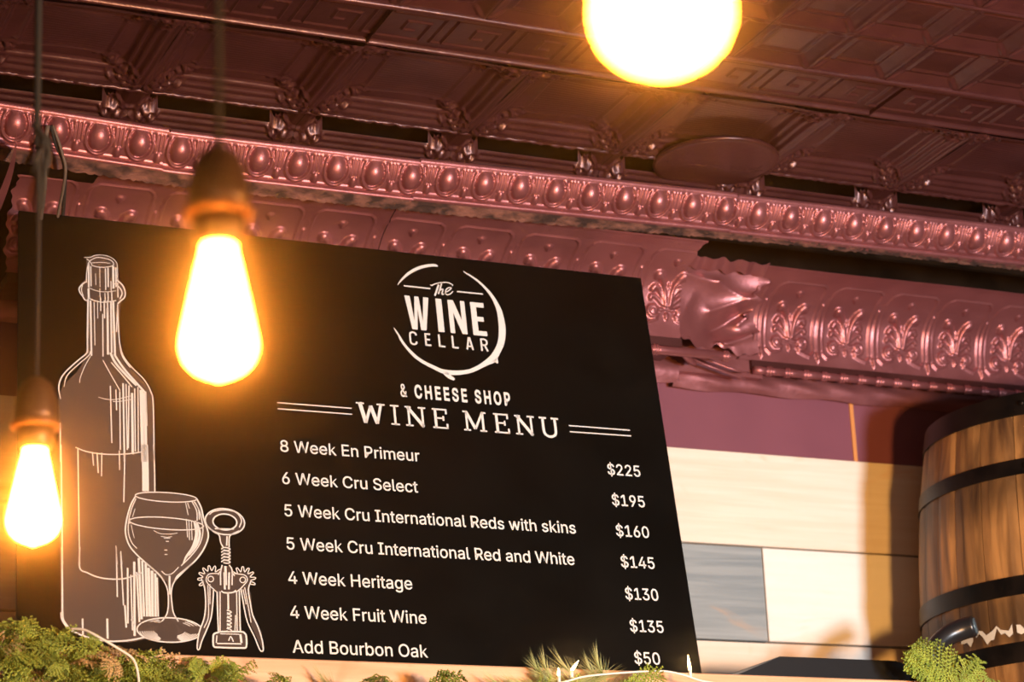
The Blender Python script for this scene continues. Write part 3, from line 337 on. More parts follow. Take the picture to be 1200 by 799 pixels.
TEXTS = [
 ('menu_line', '8 Week En Primeur', 'sans', 456.7, 716.6, 390, 22.9),
 ('menu_line', '6 Week Cru Select', 'sans', 456.6, 707.8, 326.9, 23.8),
 ('menu_line', '5 Week Cru International Reds with skins', 'sans', 457.3, 1007, 264.6, 23),
 ('menu_line', '5 Week Cru International Red and White', 'sans', 457.6, 996.5, 201.6, 22.9),
 ('menu_line', '4 Week Heritage', 'sans', 457.1, 680.6, 137.8, 22.8),
 ('menu_line', '4 Week Fruit Wine', 'sans', 457, 701.2, 74.4, 23.5),
 ('menu_line', 'Add Bourbon Oak', 'sans', 457.4, 698.3, 12, 23.4),
 ('price', '$225', 'sans', 1087.9, 1155.4, 390.8, 21.9),
 ('price', '$195', 'sans', 1088.3, 1155.3, 327.4, 22.2),
 ('price', '$160', 'sans', 1087.9, 1155, 264.8, 21.9),
 ('price', '$145', 'sans', 1089, 1156.9, 202.5, 23),
 ('price', '$130', 'sans', 1088.9, 1155, 139.2, 21.5),
 ('price', '$135', 'sans', 1089.2, 1156.1, 76.5, 21.9),
 ('price', '$50', 'sans', 1089.3, 1139.9, 14.6, 21.4),
 ('shop_name', '& CHEESE SHOP', 'cond', 691, 907.3, 520.9, 26.1),
 ('wine', 'W', 'bold', 710.7, 764, 664.3, 74.5),
 ('wine', 'I', 'bold', 772.7, 789.9, 665.8, 73.4),
 ('wine', 'N', 'bold', 796.8, 836.1, 667.3, 72),
 ('wine', 'E', 'bold', 842.5, 876, 668.4, 71.1),
 ('cellar', 'C', 'thin', 717.4, 732.5, 632.7, 27),
 ('cellar', 'E', 'thin', 747.6, 760.8, 633.2, 26.8),
 ('cellar', 'L', 'thin', 774.3, 788.4, 633.4, 27.1),
 ('cellar', 'L', 'thin', 801.1, 815.1, 633.7, 27.5),
 ('cellar', 'A', 'thin', 829.2, 844.9, 633.8, 27.1),
 ('cellar', 'R', 'thin', 858.5, 874.3, 633.5, 26.2),
 ('slab', 'W', 'slab', 600.2, 655.6, 459.3, 43.8),
 ('slab', 'I', 'slab', 664.9, 684.5, 460.2, 42.4),
 ('slab', 'N', 'slab', 693.2, 733.7, 460.7, 41.6),
 ('slab', 'E', 'slab', 745.7, 778.9, 460.9, 41.8),
 ('slab', 'M', 'slab', 805.5, 854.2, 461.2, 40.3),
 ('slab', 'E', 'slab', 866.1, 899.9, 462.1, 39.5),
 ('slab', 'N', 'slab', 908.2, 948.1, 461, 40.6),
 ('slab', 'U', 'slab', 957.6, 997.4, 459.9, 42.6),
]
# sans lettering outlines: advance, loops of 'x,y' (509 = capital height)
GLYPHS = {
 '$': (447, '202,-74;202,583;244,583;244,-74|188,-7;128,9;81,40;64,60;51,83;38,137;104,137;114,102;136,76;166,59;204,50;246,50;286,60;317,79;338,106;346,139;340,168;322,189;296,205;145,253;112,269;86,289;67,313;56,341;52,372;54,400;62,425;75,448;113,484;165,508;227,516;289,508;340,484;377,449;390,427;401,378;337,378;332,402;320,421;302,437;280,449;254,456;204,457;167,448;139,430;121,405;115,376;122,345;142,324;169,308;328,256;359,238;384,213;402,180;408,139;406,112;399,87;386,64;370,43;349,25;323,11;294,0;261,-7'),
 '&': (448, '165,-5;110,12;69,42;43,84;34,133;40,173;58,205;85,235;243,359;255,375;261,394;260,420;245,445;219,459;189,460;168,453;151,440;141,421;137,399;141,375;169,327;438,0;364,0;121,293;96,327;81,361;75,398;82,440;102,474;134,499;176,512;224,512;266,499;297,475;317,442;324,404;320,375;309,349;291,325;269,303;154,217;121,188;103,161;97,131;102,101;118,76;143,57;175,48;213,48;251,59;286,81;315,112;336,151;348,198;349,224;408,224;403,167;389,124;371,92;333,47;294,17;246,-1;221,-5'),
 '0': (453, '227,-7;191,-3;158,7;130,24;105,48;85,77;69,113;57,155;50,202;50,306;57,353;69,395;85,431;106,461;130,484;159,502;191,512;227,516;262,512;295,502;323,484;348,461;368,431;384,395;396,353;403,306;403,202;396,155;384,113;368,77;348,48;323,24;295,7;263,-3|227,50;250,52;271,60;290,74;306,92;330,144;342,213;342,295;330,365;306,416;290,435;271,449;250,457;227,460;203,457;182,449;163,435;134,393;115,332;109,254;115,176;134,116;163,74;182,60;203,52'),
 '1': (453, '76,0;76,55;391,55;391,0|276,509;276,0;212,0;212,448;86,358;86,427;198,509'),
 '2': (453, '64,0;64,47;282,282;303,312;316,341;320,371;315,405;298,431;273,449;241,458;205,458;172,447;148,427;132,398;127,362;66,362;75,418;102,464;143,496;196,513;254,513;306,497;346,465;372,423;381,372;377,336;363,299;336,259;294,209;153,60;153,57;389,57;389,0'),
 '3': (453, '188,-5;133,10;88,38;57,79;48,104;44,132;109,132;118,100;137,76;165,59;200,51;239,51;275,61;304,80;323,108;329,145;323,180;306,211;275,234;229,246;157,248;157,299;288,452;70,452;70,509;372,509;372,461;211,278;211,289;247,290;279,286;308,276;333,262;354,244;371,222;383,198;391,173;390,116;383,90;370,66;333,27;281,2;251,-5'),
 '4': (453, '40,105;40,158;247,509;311,509;109,163;413,163;413,105|282,0;282,121;282,146;282,318;343,318;343,0'),
 '5': (453, '192,-5;140,11;99,41;71,82;60,130;122,130;130,102;148,78;173,60;204,51;241,51;276,64;304,89;322,122;328,162;321,203;303,237;275,262;238,275;201,276;167,268;128,246;67,253;96,509;366,509;366,452;151,452;136,301;162,318;194,330;229,334;274,328;313,311;345,285;370,251;386,210;391,163;388,132;381,102;369,76;352,52;332,32;309,15;282,3;253,-4'),
 '6': (453, '196,-4;168,3;142,15;119,31;100,51;84,74;73,101;64,162;71,212;93,268;137,340;252,509;322,509;151,261;145,261;157,279;174,295;196,307;221,313;265,312;316,295;355,262;380,215;389,157;387,127;379,98;352,50;310,14;284,3;257,-4|245,50;279,63;304,86;322,119;327,157;322,196;304,228;279,251;245,264;207,264;174,252;148,229;131,197;125,158;131,119;148,86;174,63;207,50'),
 '8': (453, '193,-5;136,11;91,42;74,62;62,84;54,109;53,156;65,195;87,228;117,252;153,265;109,289;93,308;80,330;73,354;73,405;90,450;124,485;170,508;226,516;282,508;328,485;361,450;379,405;379,354;372,330;359,308;343,289;300,265;335,252;365,228;387,195;399,156;398,109;391,84;378,62;341,25;289,1;259,-5|248,50;285,60;313,79;331,106;337,139;330,173;312,202;283,223;247,234;206,234;169,223;140,202;122,173;115,139;121,106;139,79;167,60;205,50|244,291;274,300;298,318;314,344;319,376;314,407;299,432;275,449;244,459;208,459;177,449;153,432;138,407;133,376;138,344;154,318;178,300;209,291'),
 '9': (453, '256,513;285,506;310,494;333,478;352,458;368,434;380,408;389,347;382,296;359,240;315,168;200,0;130,0;301,248;307,248;295,229;278,214;257,202;232,195;188,197;137,214;98,247;72,294;64,352;66,382;73,411;85,436;120,479;168,506;196,513|207,459;174,446;148,423;131,390;125,352;131,313;148,280;174,257;207,245;245,245;279,257;305,280;322,312;327,350;322,390;305,422;279,446;245,459'),
 'A': (480, '16,0;201,509;276,509;463,0;395,0;264,372;232,478;245,478;204,345;85,0|110,142;110,199;370,199;370,142'),
 'B': (456, '60,0;60,509;274,507;329,491;367,461;390,421;398,374;393,336;378,307;356,286;315,267;315,262;347,254;378,234;402,203;416,161;416,111;400,67;386,48;344,18;317,8;247,0|125,57;281,60;309,67;330,80;344,96;353,115;354,153;342,184;320,209;289,225;248,231;125,231|125,285;256,287;288,296;314,314;330,340;336,372;333,393;326,412;313,429;294,442;270,449;125,452'),
 'C': (510, '225,-3;186,7;150,25;119,49;92,79;70,115;53,157;44,203;40,254;44,305;53,352;70,393;92,429;119,459;150,484;186,501;225,512;293,514;340,504;383,485;419,456;448,418;467,373;473,348;408,348;397,380;380,407;357,428;330,444;300,453;267,456;237,453;209,445;184,432;161,414;141,391;125,364;113,332;106,295;106,213;113,177;125,145;141,117;161,94;184,76;210,63;237,56;284,54;315,60;344,72;369,90;389,114;408,160;473,160;459,112;435,71;402,38;363,13;317,-2;293,-6'),
 'E': (419, '60,0;60,509;372,509;372,452;125,452;125,286;355,286;355,229;125,229;125,57;375,57;375,0'),
 'F': (410, '60,0;60,509;369,509;369,452;125,452;125,278;346,278;346,221;125,221;125,0'),
 'H': (517, '60,0;60,509;125,509;125,289;392,289;392,509;457,509;457,0;392,0;392,232;125,232;125,0'),
 'I': (300, '31,0;31,57;118,57;118,452;31,452;31,509;269,509;269,452;183,452;183,57;269,57;269,0'),
 'O': (533, '267,-7;225,-3;186,7;150,25;119,49;92,79;70,115;53,157;44,203;40,254;44,305;53,352;70,393;92,429;119,459;150,484;186,501;225,512;267,516;309,512;348,501;384,484;415,459;442,429;464,393;480,352;490,305;493,254;490,203;480,157;464,115;442,79;415,49;384,25;348,7;309,-3|267,53;296,55;324,63;349,76;372,94;392,116;408,144;420,176;428,213;428,295;420,332;408,365;392,392;372,415;349,433;324,446;296,453;267,456;237,453;210,445;184,433;161,415;142,392;125,364;113,332;106,295;106,213;113,176;125,144;142,117;161,94;184,76;210,63;237,55'),
 'P': (445, '60,0;60,509;272,506;305,499;332,487;356,471;375,452;390,430;407,377;407,318;390,265;375,243;356,223;332,207;305,195;272,188;109,186;109,242;257,244;297,256;324,279;339,310;344,348;339,385;324,416;297,439;257,451;125,452;125,0'),
 'R': (449, '60,0;60,509;273,506;305,500;333,489;356,473;376,455;390,433;407,381;407,323;390,271;376,250;356,232;333,217;305,206;236,198;96,198;96,255;258,256;298,267;325,287;340,316;345,352;340,389;325,419;298,440;258,451;125,452;125,0|353,0;230,229;303,229;428,0'),
 'S': (447, '188,-7;128,9;81,40;64,60;51,83;38,137;104,137;114,102;136,76;166,59;204,50;246,50;286,60;317,79;338,106;346,139;340,168;322,189;296,205;145,253;112,269;86,289;67,313;56,341;52,372;54,400;62,425;75,448;113,484;165,508;227,516;289,508;340,484;377,449;390,427;401,378;337,378;332,402;320,421;302,437;280,449;254,456;204,457;167,448;139,430;121,405;115,376;122,345;142,324;169,308;328,256;359,238;384,213;402,180;408,139;406,112;399,87;386,64;370,43;349,25;323,11;294,0;261,-7'),
 'W': (686, '155,0;16,509;82,509;197,40;189,40;220,179;306,509;380,509;497,40;488,40;519,179;603,509;670,509;530,0;455,0;351,391;336,475;350,475;330,371;230,0'),
 'a': (389, '137,-7;94,5;60,29;38,63;30,108;36,146;53,174;78,193;108,206;247,229;265,235;274,246;272,285;260,307;240,322;212,330;178,330;149,322;127,309;110,292;100,274;41,291;64,331;95,358;133,375;173,383;208,384;239,379;271,369;300,350;322,320;335,278;337,0;277,0;277,52;272,52;260,34;242,16;215,1;181,-7|192,47;228,59;254,80;270,108;276,138;276,190;251,180;175,168;122,153;103,139;93,118;93,93;102,72;119,57;142,48'),
 'b': (424, '208,-7;172,4;147,21;118,59;112,59;112,0;53,0;53,509;114,509;114,319;118,319;147,355;171,373;207,383;259,382;287,374;313,361;335,342;354,320;370,293;381,261;390,189;381,116;370,84;355,57;336,34;313,16;288,3;260,-6|242,49;279,66;306,97;323,139;328,189;323,239;307,281;280,311;243,328;198,328;161,312;134,282;118,241;113,189;118,138;135,95;162,65;198,49'),
 'c': (396, '174,-5;144,3;117,16;93,35;72,58;56,85;44,116;37,150;37,225;44,260;56,291;72,318;93,341;117,360;144,374;174,382;226,384;260,377;291,364;318,346;340,322;362,277;303,262;284,297;252,321;207,330;163,321;130,296;108,258;98,212;98,163;108,117;130,80;163,55;207,46;253,55;285,80;304,117;363,102;350,70;331,43;306,21;277,5;244,-5'),
 'd': (424, '165,-6;137,3;111,16;89,34;70,57;55,84;43,116;34,189;43,261;55,293;70,320;89,342;112,361;137,374;165,382;218,383;253,373;278,355;306,319;311,319;311,509;372,509;372,0;313,0;313,59;307,59;277,21;252,4;217,-7|226,49;263,65;290,95;306,138;312,189;306,241;290,282;263,312;227,328;182,328;145,311;118,281;102,239;96,189;102,139;118,97;145,66;182,49'),
 'e': (404, '177,-5;145,3;117,16;92,35;72,58;56,85;44,116;37,150;36,224;44,258;55,290;71,317;91,340;115,359;142,373;172,382;226,383;266,374;303,355;334,324;357,282;370,227;371,169;75,169;75,221;338,221;310,202;304,248;288,286;263,314;227,328;183,328;146,313;119,286;102,251;96,211;98,151;110,106;135,73;169,53;212,46;241,49;265,58;285,73;306,105;365,91;348,55;320,26;283,4;237,-7'),
 'g': (425, '180,-149;134,-140;97,-122;70,-97;51,-69;101,-41;131,-74;154,-88;187,-96;236,-95;261,-87;282,-75;298,-58;308,-34;311,68;306,68;277,32;252,16;217,6;165,7;138,14;113,27;90,43;71,65;55,90;43,120;36,154;36,229;43,263;55,293;71,320;90,342;112,361;138,374;166,382;218,383;253,373;279,356;308,319;313,319;313,379;372,379;370,-40;363,-67;350,-90;334,-109;291,-136;237,-149|227,61;264,75;290,103;307,142;312,193;307,242;291,283;264,312;227,328;182,328;145,312;118,282;102,241;96,193;102,144;118,104;145,76;183,61'),
 'h': (410, '114,0;53,0;53,509;114,509;114,287;102,287;116,319;132,344;152,362;175,374;200,382;252,383;295,369;328,340;350,298;357,240;357,0;296,0;293,263;286,286;273,304;256,318;235,326;192,328;161,317;136,297;119,266;115,248'),
 'i': (167, '53,0;53,379;114,379;114,0|73,444;54,455;43,472;43,494;54,512;73,522;95,522;114,512;125,494;125,472;114,455;95,444'),
 'k': (381, '110,137;110,212;121,212;284,379;360,379;184,199;177,199|53,0;53,509;114,509;114,0|294,0;148,186;191,229;372,0'),
 'l': (189, '112,0;91,8;74,20;62,37;55,59;53,509;114,509;114,83;120,62;135,53;170,54;181,3;154,-2'),
 'm': (610, '53,0;53,379;112,379;112,295;108,295;122,331;144,358;172,376;203,385;245,383;268,375;287,361;303,342;314,320;321,295;312,295;326,329;350,356;381,375;417,385;458,385;497,372;529,346;550,307;557,255;557,0;496,0;493,279;485,298;473,313;438,329;402,329;374,320;353,302;340,277;335,247;335,0;274,0;272,280;265,297;253,311;220,328;185,329;158,320;135,302;119,274;114,238;114,0'),
 'n': (410, '114,0;53,0;53,379;112,379;112,287;102,287;116,319;132,344;152,362;175,374;200,382;252,383;295,369;328,340;350,298;357,240;357,0;296,0;293,263;286,286;273,304;256,318;235,326;192,328;161,317;136,297;119,266;115,248'),
 'o': (415, '207,-8;174,-5;144,3;117,16;93,35;72,58;56,85;44,116;37,150;37,225;44,260;56,291;72,318;93,341;117,360;144,374;174,382;207,384;241,382;271,374;299,360;323,341;343,318;359,291;371,260;379,225;379,150;371,116;359,85;343,58;323,35;299,16;271,3;241,-5|231,49;252,55;285,80;307,117;318,163;318,212;307,258;285,296;252,321;207,330;163,321;130,296;108,258;98,212;98,163;108,117;130,80;163,55;184,49'),
 'r': (259, '53,0;53,379;112,379;112,321;115,321;137,354;171,377;223,385;243,384;243,322;223,325;174,321;146,306;126,284;115,254;114,0'),
 's': (365, '157,-7;112,3;76,24;50,54;36,94;94,107;111,72;141,52;181,45;227,53;258,74;265,88;266,115;254,136;229,150;149,170;92,192;72,208;58,227;50,249;49,295;65,332;95,360;137,378;187,384;234,379;271,363;299,339;318,308;324,290;268,277;254,304;228,325;187,333;147,326;119,305;111,292;110,264;124,243;152,229;229,209;287,187;306,171;320,153;328,131;329,85;312,47;281,18;236,-2;210,-7'),
 't': (227, '204,379;204,327;6,327;6,379|65,471;126,471;127,83;136,61;156,51;202,54;213,2;184,-3;138,-1;113,7;92,21;77,41;68,64;65,93'),
 'u': (410, '158,-3;115,11;82,39;60,82;53,139;53,379;114,379;116,117;124,94;137,75;154,61;175,53;218,51;249,62;274,83;290,113;296,153;296,379;357,379;357,0;298,0;298,92;307,92;294,60;277,35;257,17;234,5;209,-3'),
 'w': (567, '138,0;23,379;87,379;154,137;175,41;165,41;192,163;252,379;316,379;382,136;402,41;391,41;420,163;480,379;545,379;429,0;368,0;277,338;291,338;253,189;199,0'),
 ' ': (188, ''),
}

# ================================================================== SETTING
# ---- back wall: plum panels above, horizontal planks below
wall_back = structure('wall_back')
link('backing_panel', box(-.6, 5.0, .02, .10, 0.0, 3.42), RAW, wall_back)
link('plum_panel', box(-.6, 2.6405, .004, .02, 2.80, 3.02), PURPLE, wall_back)
link('plum_panel', box(2.6465, 5.0, .004, .02, 2.80, 3.02), PURPLE, wall_back)
link('seam_strip', box(2.639, 2.648, .001, .018, 2.806, 2.945), BARE, wall_back)
rows = [(2.608, 2.806, [(-.6, 1.55, PINE), (1.552, 5.0, PINE)]),
        (2.410, 2.604, [(-.6, 1.20, PINE), (1.202, 1.70, PINE_WHITE), (1.702, 2.3955, PLANK_GREY), (2.3975, 5.0, PINE_WHITE)]),
        (2.212, 2.406, [(-.6, 1.32, PINE), (1.322, 5.0, PINE)]),
        (2.014, 2.208, [(-.6, 2.1, PINE), (2.102, 5.0, PINE_WHITE)]),
        (1.816, 2.010, [(-.6, 1.1, PLANK_GREY), (1.102, 5.0, PINE)]),
        (1.618, 1.812, [(-.6, 2.5, PINE), (2.502, 5.0, PINE)])]
for z0, z1, pieces in rows:
    for x0, x1, m in pieces:
        link('plank', box(x0, x1, -.001 if m is not PINE_WHITE else -.002, .02, z0, z1, .0015), m, wall_back)
link('wainscot_board', box(-.6, 5.0, .004, .02, 0, 1.612), PURPLE, wall_back)

floor = link('floor', box(-.6, 5.0, -4.9, .02, -.05, 0), wood('floor_boards', (.16, .08, .04), (.24, .12, .06)), None, kind='structure')

# ---- crinkled paper lip under the frieze
def crinkle_strip(x0, x1, z0, z1, y0, seed, amp=.0032, n=220, rows_=7):
    rs = np.random.RandomState(seed)
    X = np.linspace(x0, x1, n); B = np.linspace(0, 1, rows_)
    ph = rs.rand(8) * 6.28; fr = rs.uniform(12, 80, 8)
    P = np.zeros((rows_, n, 3))
    for j, b in enumerate(B):
        w = sum(np.sin(fr[k] * X + ph[k] + b * (2 + k)) for k in range(8)) / 4
        P[j, :, 0] = X
        P[j, :, 1] = y0 + amp * w * (.4 + b) - .010 * math.sin(PI * b)
        P[j, :, 2] = z0 + (z1 - z0) * b + (.0022 * np.sin(31 * X + ph[0]) if j == 0 else 0)
    return grid_mesh(P, 'lip')
trim_1 = structure('trim_1')
link('paper_lip', crinkle_strip(2.20, 4.6, 2.928, 2.972, -.022, 3), TIN, trim_1)
link('paper_lip', crinkle_strip(-.4, 2.20, 2.930, 2.985, -.045, 5), TIN, trim_1)

# ---- pressed tin frieze (cove with palmettes)
def arclen(prof):
    s = [0]
    for a, b in zip(prof[:-1], prof[1:]): s.append(s[-1] + math.hypot(b[0] - a[0], b[1] - a[1]))
    return np.array(s)

def profile_sampler(prof, n, dense=200):
    pts = np.array(spline(prof, dense))
    s = arclen([tuple(p) for p in pts])
    t = np.linspace(0, s[-1], n)
    y = np.interp(t, s, pts[:, 0]); z = np.interp(t, s, pts[:, 1])
    dy = np.gradient(y, t); dz = np.gradient(z, t)
    return t, y, z, -dz, dy      # arclength, y, z, outward normal (y, z) when walking up: (-dz, dy)

def relief(A, B, strokes):
    """A,B coordinate grids in mm; strokes: (points, radius, height) raised rounded ridges"""
    H = np.zeros_like(A)
    for pts, r, h in strokes:
        r = [q * 1.6 for q in r] if hasattr(r, '__len__') else r * 1.3
        rr = r if hasattr(r, '__len__') else [r] * len(pts)
        for (p, q, ra, rb) in zip(pts[:-1], pts[1:], rr[:-1], rr[1:]):
            px, py = p; qx, qy = q
            L2 = max((qx - px) ** 2 + (qy - py) ** 2, 1e-9)
            t = np.clip(((A - px) * (qx - px) + (B - py) * (qy - py)) / L2, 0, 1)
            d = np.hypot(A - (px + t * (qx - px)), B - (py + t * (qy - py)))
            w = ra + t * (rb - ra)
            H = np.maximum(H, h * np.sqrt(np.clip(1 - (d / w) ** 2, 0, 1)))
    return H

def mirror(st): return [([(-x, y) for x, y in p], r, h) for p, r, h in st]
def spiral(cx, cy, r0, r1, a0, a1, n=16):
    return [(cx + (r0 + (r1 - r0) * i / n) * math.cos(a0 + (a1 - a0) * i / n), cy + (r0 + (r1 - r0) * i / n) * math.sin(a0 + (a1 - a0) * i / n)) for i in range(n + 1)]
half = [
    (spiral(30, 42, 14, 3, -PI * .75, PI * 2.0), 3.2, 5.5),
    ([(30, 42), (30.5, 42.5)], 4.5, 6.5),
    ([(0, 46), (12, 44), (20, 46)], 3.0, 4.0),
    ([(4, 52), (7, 76), (12, 98), (20, 114), (27, 119)], [2.5, 3.2, 4, 5.5, 7.0], 8.0),
    ([(27, 119), (31, 113)], [7, 4], 7.0),
    ([(6, 54), (13, 74), (22, 90), (30, 92), (34, 85)], [2, 3, 3.6, 4, 4], 6.0),
    ([(8, 52), (18, 64), (28, 72), (35, 71), (37, 66)], [2, 2.6, 3, 3.2, 3], 5.0),
    ([(58, 24), (58, 168)], 1.8, 3.0), ([(62.5, 30), (62.5, 150)], 1.4, 2.0),
    ([(58, 168), (54, 180), (44, 188), (0, 188)], 1.8, 3.0),
    ([(58, 24), (48, 14), (36, 18), (22, 24)], 2.4, 3.6),
    ([(69.5, 2), (69.5, 20)], [.8, 4.5], 5.0), ([(69.5, 20), (69.5, 130)], [4.2, 2.2], 3.6),
]
motif = half + mirror(half) + [([(0, 50), (0, 100)], 2.4, 4.5), ([(0, 34), (0, 26)], [3.5, 2], 4), ([(0, 146), (0, 156)], [1.5, 5], 4), ([(0, 156), (0, 162)], [5, 1], 4)]
FR_PROF = [(-.060, 2.990), (-.060, 3.022), (-.064, 3.058), (-.078, 3.092), (-.110, 3.120), (-.158, 3.139), (-.205, 3.150)]
def frieze_mesh(x0, x1, phase, pitch, dy, per=64, nb=118, ragged=None, up=5.0):
    t, y, z, ny, nz_ = profile_sampler(FR_PROF, nb)
    nx = int((x1 - x0) / pitch * per)
    X = np.linspace(x0, x1, nx)
    a = ((X - phase) / pitch + .5) % 1.0 - .5
    A, Bm = np.meshgrid(a * 139.0, t * 1000.0)
    H = relief(A, Bm - up, motif) / 1000.0 * 1.15
    lipH = np.where(Bm > t[-1] * 1000 - 9, .003, 0)
    H = np.maximum(H, lipH)
    rs = np.random.RandomState(int(x0 * 100))
    H += .0012 * np.sin(X * 9 + 1)[None, :] * np.sin(Bm / 60)
    P = np.zeros((nb, nx, 3))
    P[:, :, 0] = X[None, :]
    P[:, :, 1] = (y + dy)[:, None] + H * ny[:, None]
    P[:, :, 2] = z[:, None] + H * nz_[:, None]
    if ragged:
        side, amp = ragged
        w = np.exp(-np.abs(X - (x0 if side < 0 else x1)) / .02)[None, :]
        P[:, :, 0] += w * amp * (np.sin(Bm / 9) + .6 * np.sin(Bm / 3.7))
    return grid_mesh(P, 'frieze')
trim_2 = structure('trim_2')
link('frieze_section', frieze_mesh(2.338, 3.42, 2.4635, .1375, 0.0, ragged=(-1, .004)), TIN, trim_2)
link('frieze_section', frieze_mesh(3.424, 4.60, 2.4635, .1375, 0.0), TIN, trim_2)
link('frieze_section', frieze_mesh(.795, 1.50, 1.5570, .1425, -.092, ragged=(-1, .003), up=12.0), TIN, trim_2)
link('frieze_section', frieze_mesh(1.502, 2.156, 1.5570, .1425, -.090, ragged=(1, .002), up=12.0), TIN, trim_2)

# ---- beaded rod under the frieze
def rod_mesh(x0, x1, y, z, r=.0085, pitch=.0445):
    V = []; prof = []
    x = x0
    while x < x1:
        for dx, rr in ((0, r), (pitch - .018, r), (pitch - .0165, r * .72), (pitch - .015, r * 1.28), (pitch - .0115, r * 1.28), (pitch - .010, r * .72), (pitch - .0085, r * 1.28), (pitch - .005, r * 1.28), (pitch - .0035, r * .72), (pitch - .002, r)):
            prof.append((x + dx, rr))
        x += pitch
    n = 12; F = []
    for px, rr in prof:
        for k in range(n):
            a = 2 * PI * k / n
            V.append((px, y + rr * math.cos(a), z + rr * math.sin(a)))
    for i in range(len(prof) - 1):
        for k in range(n):
            F.append((i * n + k, i * n + (k + 1) % n, (i + 1) * n + (k + 1) % n, (i + 1) * n + k))
    F.append(tuple(reversed(range(n)))); F.append(tuple(range((len(prof) - 1) * n, len(prof) * n)))
    return mesh_of('rod', V, F, True)
link('beaded_rod', rod_mesh(2.37, 4.55, -.068, 2.966), TIN, trim_2)
link('beaded_rod', rod_mesh(.83, 2.155, -.145, 2.963, pitch=.16, r=.0095), TIN, trim_2)
link('backing_strip', box(2.37, 4.6, -.062, .0, 2.972, 2.990), CEIL_TIN, trim_2)
link('backing_strip', box(.80, 2.16, -.150, -.02, 2.972, 2.990), CEIL_TIN, trim_2)

# ---- torn and crumpled sheet bridging the two frieze runs
def torn_sheet():
    R, Cn = 46, 56
    rs = np.random.RandomState(12)
    P = np.zeros((R, Cn, 3))
    folds = [(.05, .85, .45, .80, .016, .10), (.45, .80, .98, .62, .012, .09), (.45, .45, .98, .68, .018, .12), (.5, .25, .9, .5, -.018, .12), (.62, .06, .98, .26, .014, .07), (.8, .35, 1., .5, .012, .05), (.0, .1, .2, .6, .008, .2)]
    for j in range(R):
        b = j / (R - 1)
        for i in range(Cn):
            a = i / (Cn - 1)
            x = 2.148 + .195 * a + (.012 * (1 - a) * b) + .010 * a * math.sin(b * 9)
            if i > Cn - 4: x += .010 * math.sin(b * 23) + .006 * math.sin(b * 51)
            z = 2.993 + .152 * b - .010 * a * (1 - b)
            if j < 3: z += .006 * math.sin(a * 13) + .004 * math.sin(a * 37)
            y = -.118 - .055 * b ** 2 - .022 * (1 - b) * (1 - a) + .012 * math.sin(a * 3)
            for x1, y1, x2, y2, h, w in folds:
                L2 = (x2 - x1) ** 2 + (y2 - y1) ** 2
                t = max(0, min(1, ((a - x1) * (x2 - x1) + (b - y1) * (y2 - y1)) / L2))
                d = math.hypot(a - x1 - t * (x2 - x1), b - y1 - t * (y2 - y1))
                y -= h * math.exp(-abs(d) / w)
            P[j, i] = (x, y, z)
    return grid_mesh(P, 'torn')
link('torn_sheet', torn_sheet(), TIN, trim_2)
link('folded_flap', grid_mesh(np.array([[(2.160 + .185 * a, -.175 - .03 * b - .006 * math.sin(a * 20), 3.134 + .016 * b + .003 * math.sin(a * 31 + b)) for a in np.linspace(0, 1, 24)] for b in np.linspace(0, 1, 5)]), 'flap'), TIN, trim_2)
for k, (pts, r) in enumerate([([(2.165, -.13, 2.972), (2.22, -.10, 2.962), (2.27, -.10, 2.948), (2.335, -.09, 2.936)], .0035), ([(2.20, -.12, 2.965), (2.25, -.09, 2.970), (2.31, -.10, 2.950), (2.35, -.08, 2.955)], .0028), ([(2.16, -.145, 2.966), (2.19, -.12, 2.957), (2.215, -.10, 2.957)], .008)]):
    link('torn_shred', tube([tuple(p) for p in spline(pts, 14)], [r * (1 - .5 * abs(i / 13 - .3)) for i in range(14)], 6), TIN, trim_2)
link('sheet_backing', box(2.16, 2.40, -.05, -.004, 2.955, 3.12), TIN, trim_2)

# ---- end piece of the frieze at the far left corner, seen edge-on
P = np.array([[(.742 + .028 * math.sin(b * 1.5) - .020 * a, -.35 - .10 * a, 3.02 + .125 * b) for a in np.linspace(0, 1, 8)] for b in np.linspace(0, 1, 16)])
link('corner_piece', grid_mesh(P, 'corner'), TIN, trim_2)
link('ledge_board', box(.60, .93, -.30, -.20, 3.139, 3.150, .001), RAW, trim_2)

